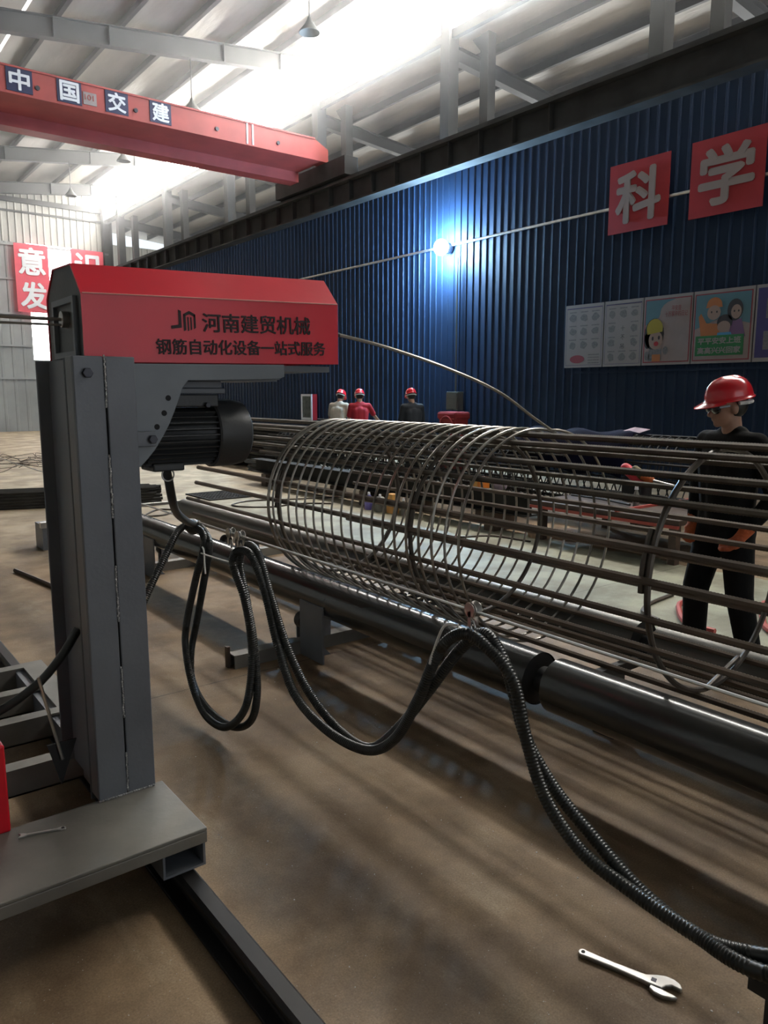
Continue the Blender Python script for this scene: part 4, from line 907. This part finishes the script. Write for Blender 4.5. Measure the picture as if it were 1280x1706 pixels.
def far_cage(x, z, R, y0, y1, pitch, label, m='dark_stock'):
    t = thing('finished_cage', (x, (y0 + y1) / 2, z - R), label, 'rebar cage', 'finished cages behind')
    base = None
    for k in range(16):
        a = 2 * math.pi * k / 16; px_, pz_ = x + R * math.sin(a), z + R * math.cos(a)
        if base is None: base = along(MB(), px_, y0, y1, pz_, 0.016).build('rod', m, t, True); b0 = (px_, pz_)
        else: share(base, 'rod', t, (px_ - b0[0], 0, pz_ - b0[1]))
    pts = []; a = 0; tot = (y1 - y0 - 0.6) / pitch * 2 * math.pi
    while a < tot: pts.append((x + R * math.sin(a), y0 + 0.3 + pitch * a / (2 * math.pi), z + R * math.cos(a))); a += math.pi / 7
    MB().tube(pts, 0.009, 5).build('spiral_wire', m, t, True)
    for q in range(3):
        y = y0 + 0.8 + q * (y1 - y0 - 1.6) / 2
        MB().box((x - 0.5, y - 0.05, 0), (x + 0.5, y + 0.05, max(0.05, z - R - 0.01))).build('bearer', 'brown_steel', t)
far_cage(8.55, 0.62, 0.50, 4.6, 13.3, 0.12, 'dark finished rebar cage lying nearest the workers')
far_cage(7.66, 0.58, 0.37, 6.4, 13.3, 0.14, 'smaller dark rebar cage lying along the front of the stock', 'dark_stock_b')
stock('stack of dark bars lying low in front of the finished cages', 7.0, 7.14, 7.4, 13.4, 5, 0.055, 0.024, 0.14, 'dark_stock')
stock('stack of thicker dark bars heaped behind the motor', 8.0, 9.0, 13.6, 18.4, 9, 0.105, 0.05, 0.12, 'dark_stock')
bm_ = thing('steel_beam', (6.75, 8.0, 0), 'long grey steel beam lying level behind the cage', 'beam')
MB().box((6.62, 5.9, 0.44), (6.86, 12.6, 0.455)).box((6.62, 5.9, 0.22), (6.86, 12.6, 0.235)).box((6.73, 5.9, 0.235), (6.75, 12.6, 0.44)).build('section', 'dark_stock_b', bm_)
for y in (6.4, 9.0, 12.0): MB().box((6.55, y - 0.08, 0), (6.95, y + 0.08, 0.22)).build('block', 'brown_steel', bm_)
tb = thing('work_table', (7.3, 4.7, 0), 'low brown steel work table beyond the cage, left of the standing man', 'table')
MB().box((6.55, 3.9, 0.40), (7.95, 5.75, 0.45)).build('top', 'brown_steel', tb)
MB().box((6.53, 3.9, 0.37), (6.56, 5.75, 0.40)).box((6.56, 4.6, 0.45), (7.95, 4.63, 0.475)).build('edge_rail', 'hose_red', tb)
for x in (6.65, 7.85):
    for y in (4.0, 5.65): MB().box((x - 0.04, y - 0.04, 0), (x + 0.04, y + 0.04, 0.40)).build('leg', 'brown_steel', tb)
for q, (x, y, l) in enumerate(((7.0, 5.2, 0.9), (7.72, 4.9, 1.1), (7.65, 5.3, 0.7), (7.15, 4.3, 0.7))):
    MB().tube([(x, y - l / 2, 0.47), (x + 0.1, y, 0.475), (x + 0.15, y + l / 2, 0.47)], 0.014, 6).build('loose_bar', 'dark_stock', None, True, label=['short dark bar at the left of the brown work table', 'longest dark bar lying across the brown work table', 'short dark bar at the back of the brown work table', 'short dark bar at the near right of the brown work table'][q], cat='bar')
# cloth, paper and long-handled tool on the cages
cl = MB(); n_ = 14; g = []
for i in range(n_):
    for j in range(8):
        y = 7.4 - 1.9 * i / (n_ - 1); s_ = j / 7
        x = 8.15 - 0.28 * (1 - s_) + 0.5 * max(0, s_ - .4); z = 0.66 + 0.50 * min(1, s_ * 1.7) + 0.03 * math.sin(i * 1.3 + j)
        g.append((x, y, z))
fs_ = [(i * 8 + j, i * 8 + j + 1, (i + 1) * 8 + j + 1, (i + 1) * 8 + j) for i in range(n_ - 1) for j in range(7)]
cl.add(g, fs_); clo = cl.build('dark_cloth', 'cloth_navy', None, 'all', label='dark blue cloth draped over the finished cage behind', cat='cloth')
so = clo.modifiers.new('thick', 'SOLIDIFY'); so.thickness = 0.012
MB().add([(8.25, 5.75, 1.18), (8.25, 5.52, 1.16), (8.42, 5.48, 1.20), (8.42, 5.7, 1.22), (8.25, 5.75, 1.185), (8.25, 5.52, 1.165), (8.42, 5.48, 1.205), (8.42, 5.7, 1.225)], [(0, 3, 2, 1), (4, 5, 6, 7), (0, 1, 5, 4), (1, 2, 6, 5), (2, 3, 7, 6), (3, 0, 4, 7)]).build('paper_sheet', 'paper_pink', None, label='crumpled pink and white sheet on top of the dark cage', cat='paper')
tl = thing('long_tool', (7.5, 4.95, 0.66), 'hand tool with fat red and orange-tipped handles behind the rods', 'tool')
blob('red_handle', [('c', (7.5, 5.17, 0.80), (7.5, 4.98, 0.68), 0.062, 0.072)], 'grip_red', tl, Matrix(), 0.012, 2)
blob('olive_handle', [('c', (7.48, 5.03, 0.80), (7.46, 4.92, 0.74), 0.045, 0.055)], 'grip_olive', tl, Matrix(), 0.012, 2)
blob('orange_tip', [('c', (7.46, 4.92, 0.735), (7.44, 4.80, 0.70), 0.050, 0.045)], 'grip_orange', tl, Matrix(), 0.012, 2)
MB().tube([(7.44, 4.80, 0.70), (7.40, 4.45, 0.66)], 0.016, 8).tube([(7.44, 4.82, 0.68), (7.42, 4.45, 0.62)], 0.010, 8).build('shank', 'steel_bright', tl, True)
MB().box((7.34, 4.86, 0.455), (7.56, 5.10, 0.66)).build('rest', 'dark_stock', tl)
# bottles and boxes on the floor
def bottle(x, y, prof_, body, cap, label, sub=None):
    t = thing('bottle', (x, y, 0), label, 'bottle')
    MB().lathe(prof_, Matrix.Translation((x, y, 0)), 18).build('body', body, t, True)
    zt = prof_[-1][1]; MB().lathe([(0.001, zt), (0.022, zt), (0.018, zt + 0.035), (0.001, zt + 0.04)], Matrix.Translation((x, y, 0)), 14).build('cap', cap, t, True)
bottle(6.42, 8.66, [(0.001, 0), (0.060, 0.0), (0.064, 0.02), (0.064, 0.15), (0.055, 0.18), (0.028, 0.20), (0.022, 0.215)], 'bottle_purple', 'cap_white', 'purple bottle with a white cap on the floor behind the cage')
bottle(6.42, 8.40, [(0.001, 0), (0.070, 0.0), (0.074, 0.02), (0.074, 0.19), (0.060, 0.205), (0.045, 0.212)], 'jar_grey', 'cap_white', 'squat grey jar beside the purple bottle')
bottle(6.48, 7.95, [(0.001, 0), (0.032, 0.0), (0.034, 0.02), (0.034, 0.14), (0.020, 0.18), (0.014, 0.20)], 'jar_grey', 'cap_white', 'thin clear bottle standing right of the orange carton')
bottle(7.0, 4.68, [(0.001, .452), (0.030, .452), (0.032, .47), (0.032, 0.58), (0.018, 0.62), (0.014, 0.64)], 'jar_grey', 'cap_white', 'small clear bottle standing on the brown work table')
MB().box((6.42, 8.12, 0), (6.54, 8.25, 0.27)).build('tall_carton', 'box_orange_pale', None, bevel=0.004, label='pale orange carton standing beside the squat grey jar', cat='carton')
t = thing('orange_tub', (6.74, 6.72, 0.455), 'bright orange tub standing on the long grey beam', 'tub')
MB().box((6.65, 6.64, 0.455), (6.80, 6.84, 0.62)).build('body', 'box_orange', t, bevel=0.01)
MB().box((6.64, 6.70, 0.50), (6.649, 6.78, 0.58)).build('side_label', 'box_orange_pale', t)
MB().ell((6.78, 6.45, 0.53), (0.08, 0.10, 0.07), 14, 8).build('rag_bundle', 'paper_pink', None, True, label='small reddish white rag bundle beside the orange tub', cat='rag')
for q, (x, y) in enumerate(((6.75, 5.75), (6.95, 5.52))):
    MB().lathe([(0.001, 0), (0.15, 0), (0.155, 0.03), (0.15, 0.085), (0.001, 0.085)], Matrix.Translation((x, y, 0)), 12).build('wood_block', 'wood', None, label=['round pale wood block on the floor, left of the pair', 'round pale wood block on the floor, right of the pair'][q], cat='wood block')
# left floor: bars, wire scrap, single bar
t = thing('bar_bundle', (3.2, 11.6, 0), 'bundle of dark bars on the floor behind the machine column', 'bar stack', 'stacks of steel bars')
d0 = Vector((4.35, 11.35, 0)) - Vector((1.4, 12.3, 0)); ang = math.atan2(d0.y, d0.x); base = None
for j in range(6):
    for i in range(9):
        off = Vector((-math.sin(ang), math.cos(ang), 0)) * (i - 4) * 0.052; sh_ = random.uniform(-0.12, 0.12)
        c = (Vector((4.3, 11.35, 0)) + Vector((1.0, 12.41, 0))) / 2 + off + Vector((math.cos(ang), math.sin(ang), 0)) * sh_ + Vector((0, 0, 0.024 + j * 0.042))
        if base is None:
            h_ = d0.normalized() * 1.73; base = MB().tube([c - h_, c + h_], 0.023, 6).build('bar', 'dark_stock_b', t, True); bc = c
        else: share(base, 'bar', t, c - bc)
MB().tube([(1.501, 7.565, 0.02), (1.66, 6.5, 0.02)], 0.018, 6).build('loose_bar', 'brown_steel', None, True, label='short brown bar on the floor left of the column', cat='bar')
sw_ = MB()
for k in range(46):
    c = Vector((random.uniform(2.6, 6.6), random.uniform(17.5, 20.5), 0.02)); pts = [c + Vector((0.25 * i + random.uniform(-.2, .2), random.uniform(-.35, .35), abs(random.uniform(0, .16)))) for i in range(5)]
    sw_.tube(catmull(pts, .12), 0.007, 4)
sw_.build('scrap_wire', 'scrap_dark', None, label='tangle of dark scrap wire on the floor near the end wall', cat='scrap', kind='stuff')
gr = thing('floor_grate', (5.4, 11.3, 0), 'dark mesh grate lying on the pale floor beyond the rollers', 'grate')
MB().box((4.98, 10.85, 0.0), (5.85, 10.88, 0.02)).box((4.98, 11.75, 0.0), (5.85, 11.78, 0.02)).box((4.98, 10.88, 0.0), (5.01, 11.75, 0.02)).box((5.82, 10.88, 0.0), (5.85, 11.75, 0.02)).build('frame', 'dark_stock_b', gr)
b1 = None
for k in range(14):
    x = 5.04 + k * 0.058
    if b1 is None: b1 = MB().box((x, 10.88, 0.0), (x + 0.022, 11.75, 0.016)).build('slat', 'dark_stock_b', gr); bx0 = x
    else: share(b1, 'slat', gr, (x - bx0, 0, 0))
b2 = None
for k in range(9):
    y = 10.94 + k * 0.094
    if b2 is None: b2 = MB().box((5.01, y, 0.002), (5.82, y + 0.02, 0.014)).build('cross_slat', 'dark_stock_b', gr); by0 = y
    else: share(b2, 'cross_slat', gr, (0, y - by0, 0))
def floor_cable(pts, r, m, label): MB().tube(catmull([(x, y, r) for x, y in pts], .06), r, 6).build('floor_cable', m, None, True, label=label, cat='cable')
floor_cable([(6.9, 9.9), (6.0, 10.2), (5.45, 10.42), (5.03, 10.2), (5.1, 9.9), (5.4, 9.66), (5.9, 9.7), (6.3, 9.4)], 0.012, 'scrap_dark', 'dark cable looped on the pale floor beside the cage')
floor_cable([(3.5, 9.7), (3.7, 10.1), (4.0, 10.42), (4.15, 10.2), (3.85, 9.9), (3.5, 10.0)], 0.012, 'scrap_dark', 'small dark cable coil on the floor right of the machine column')
floor_cable([(6.1, 6.9), (5.9, 6.7), (5.95, 6.3), (6.3, 6.1), (6.4, 5.6)], 0.010, 'scrap_dark', 'thin dark cable lying on the pale floor seen through the cage')
floor_cable([(5.75, 3.10), (5.4, 3.15), (5.15, 3.02), (4.92, 2.82), (4.9, 2.6)], 0.022, 'hose_red', 'pinkish red hose curving on the floor by the standing man')
floor_cable([(5.9, 2.75), (5.6, 2.62), (5.2, 2.35), (5.3, 2.0)], 0.022, 'hose_red', 'pinkish red hose running off to the right behind the man')
floor_cable([(5.6, 3.35), (5.2, 3.3), (4.95, 3.2), (4.85, 3.0)], 0.016, 'scrap_dark', 'black cable on the floor left of the man')

# ================================================================ tools on the floor and plate
wx = thing('adjustable_wrench', (1.745, 1.11, 0), 'shiny chrome adjustable wrench lying on the bare floor', 'wrench')
A, B = Vector((1.700, 1.250, 0)), Vector((1.792, 0.975, 0)); uu = (B - A).normalized(); vv = Vector((-uu.y, uu.x, 0))
MWR = Matrix(((uu.x, vv.x, 0, A.x), (uu.y, vv.y, 0, A.y), (0, 0, 1, 0.001), (0, 0, 0, 1)))
hole = ellipse2(0.012, 0, 0.006, 0.0065, 12)
hb = [(0.012 + 0.0145 * math.cos(math.radians(a)), 0.0145 * math.sin(math.radians(a))) for a in range(60, 301, 20)] + [(0.10, -0.0110), (0.185, -0.0130), (0.205, -0.0150), (0.240, -0.0130), (0.248, 0.002), (0.262, 0.012), (0.286, 0.010), (0.290, 0.016), (0.282, 0.030), (0.262, 0.040), (0.238, 0.040), (0.214, 0.030), (0.19, 0.0150), (0.10, 0.0110)]
MB().prism(hb, 0.013, MWR).build('handle', 'chrome', wx, bevel=0.003)
MB().prism(hole, 0.0138, MWR).build('hang_hole', 'slot_black', wx)
MB().prism([(0.208, -0.002), (0.222, -0.002), (0.222, 0.012), (0.208, 0.012)], 0.0140, MWR).build('worm_screw', 'bolt_dark', wx)
MB().prism([(0.210, -0.0155), (0.242, -0.0150), (0.280, -0.0200), (0.286, -0.024), (0.272, -0.034), (0.248, -0.041), (0.224, -0.038), (0.210, -0.028)], 0.012, MWR).build('jaw', 'chrome', wx, bevel=0.003)
MB().prism([(0.03, -0.006), (0.17, -0.0075), (0.17, 0.0075), (0.03, 0.006)], 0.0134, MWR).build('recess', 'chrome', wx)
sp2 = thing('combination_wrench', (0.5, 2.46, 0.25), 'small steel spanner lying on the carriage plate', 'wrench')
A, B = Vector((0.445, 2.478, 0.2505)), Vector((0.572, 2.438, 0.2505)); uu = (B - A).normalized(); vv = Vector((-uu.y, uu.x, 0))
MS = Matrix(((uu.x, vv.x, 0, A.x), (uu.y, vv.y, 0, A.y), (0, 0, 1, A.z), (0, 0, 0, 1)))
MB().prism([(-0.004, -0.012), (0.012, -0.009), (0.022, -0.004), (0.11, -0.004), (0.122, -0.009), (0.135, -0.007), (0.139, 0), (0.135, 0.007), (0.122, 0.009), (0.11, 0.004), (0.022, 0.004), (0.012, 0.009), (-0.004, 0.012), (0.003, 0.004), (0.003, -0.004)], 0.006, MS).build('shaft', 'steel_bright', sp2, bevel=0.001)
MB().prism(ellipse2(0.128, 0, 0.0055, 0.0055, 10), 0.0064, MS).build('ring_hole', 'slot_black', sp2)
deb = MB()
for k in range(90):
    y = random.uniform(0.8, 4.2); x = random.uniform(1.05, 2.3); s_ = random.uniform(0.0015, 0.004)
    deb.ell((x, y, s_ * 0.5), (s_, s_ * random.uniform(.5, 1.4), s_ * 0.6), 5, 3)
deb.build('floor_chips', 'debris', None, label='scattered pale chips and filings on the near floor', cat='debris', kind='stuff')

# ================================================================ hazy air under the roof, thickened for the glow round the high windows
def haze(name, lo, hi, dens, label):
    hz = MB().box(lo, hi).build(name, 'tie_white', None, label=label, cat='haze', kind='stuff')
    hm = bpy.data.materials.new(name); hm.use_nodes = True; nt = hm.node_tree; nt.nodes.clear()
    o_ = nt.nodes.new('ShaderNodeOutputMaterial'); vs = nt.nodes.new('ShaderNodeVolumeScatter')
    vs.inputs['Color'].default_value = (1, 1, 1, 1); vs.inputs['Density'].default_value = dens; vs.inputs['Anisotropy'].default_value = 0.7
    nt.links.new(vs.outputs[0], o_.inputs['Volume']); hz.data.materials.clear(); hz.data.materials.append(hm)
haze('roof_glow_haze', (-6.5, -5.0, 7.21), (25, 35.6, 10.9), ROOF_GLOW_HAZE, 'haze under the roof, thickened for the glow round the high windows')
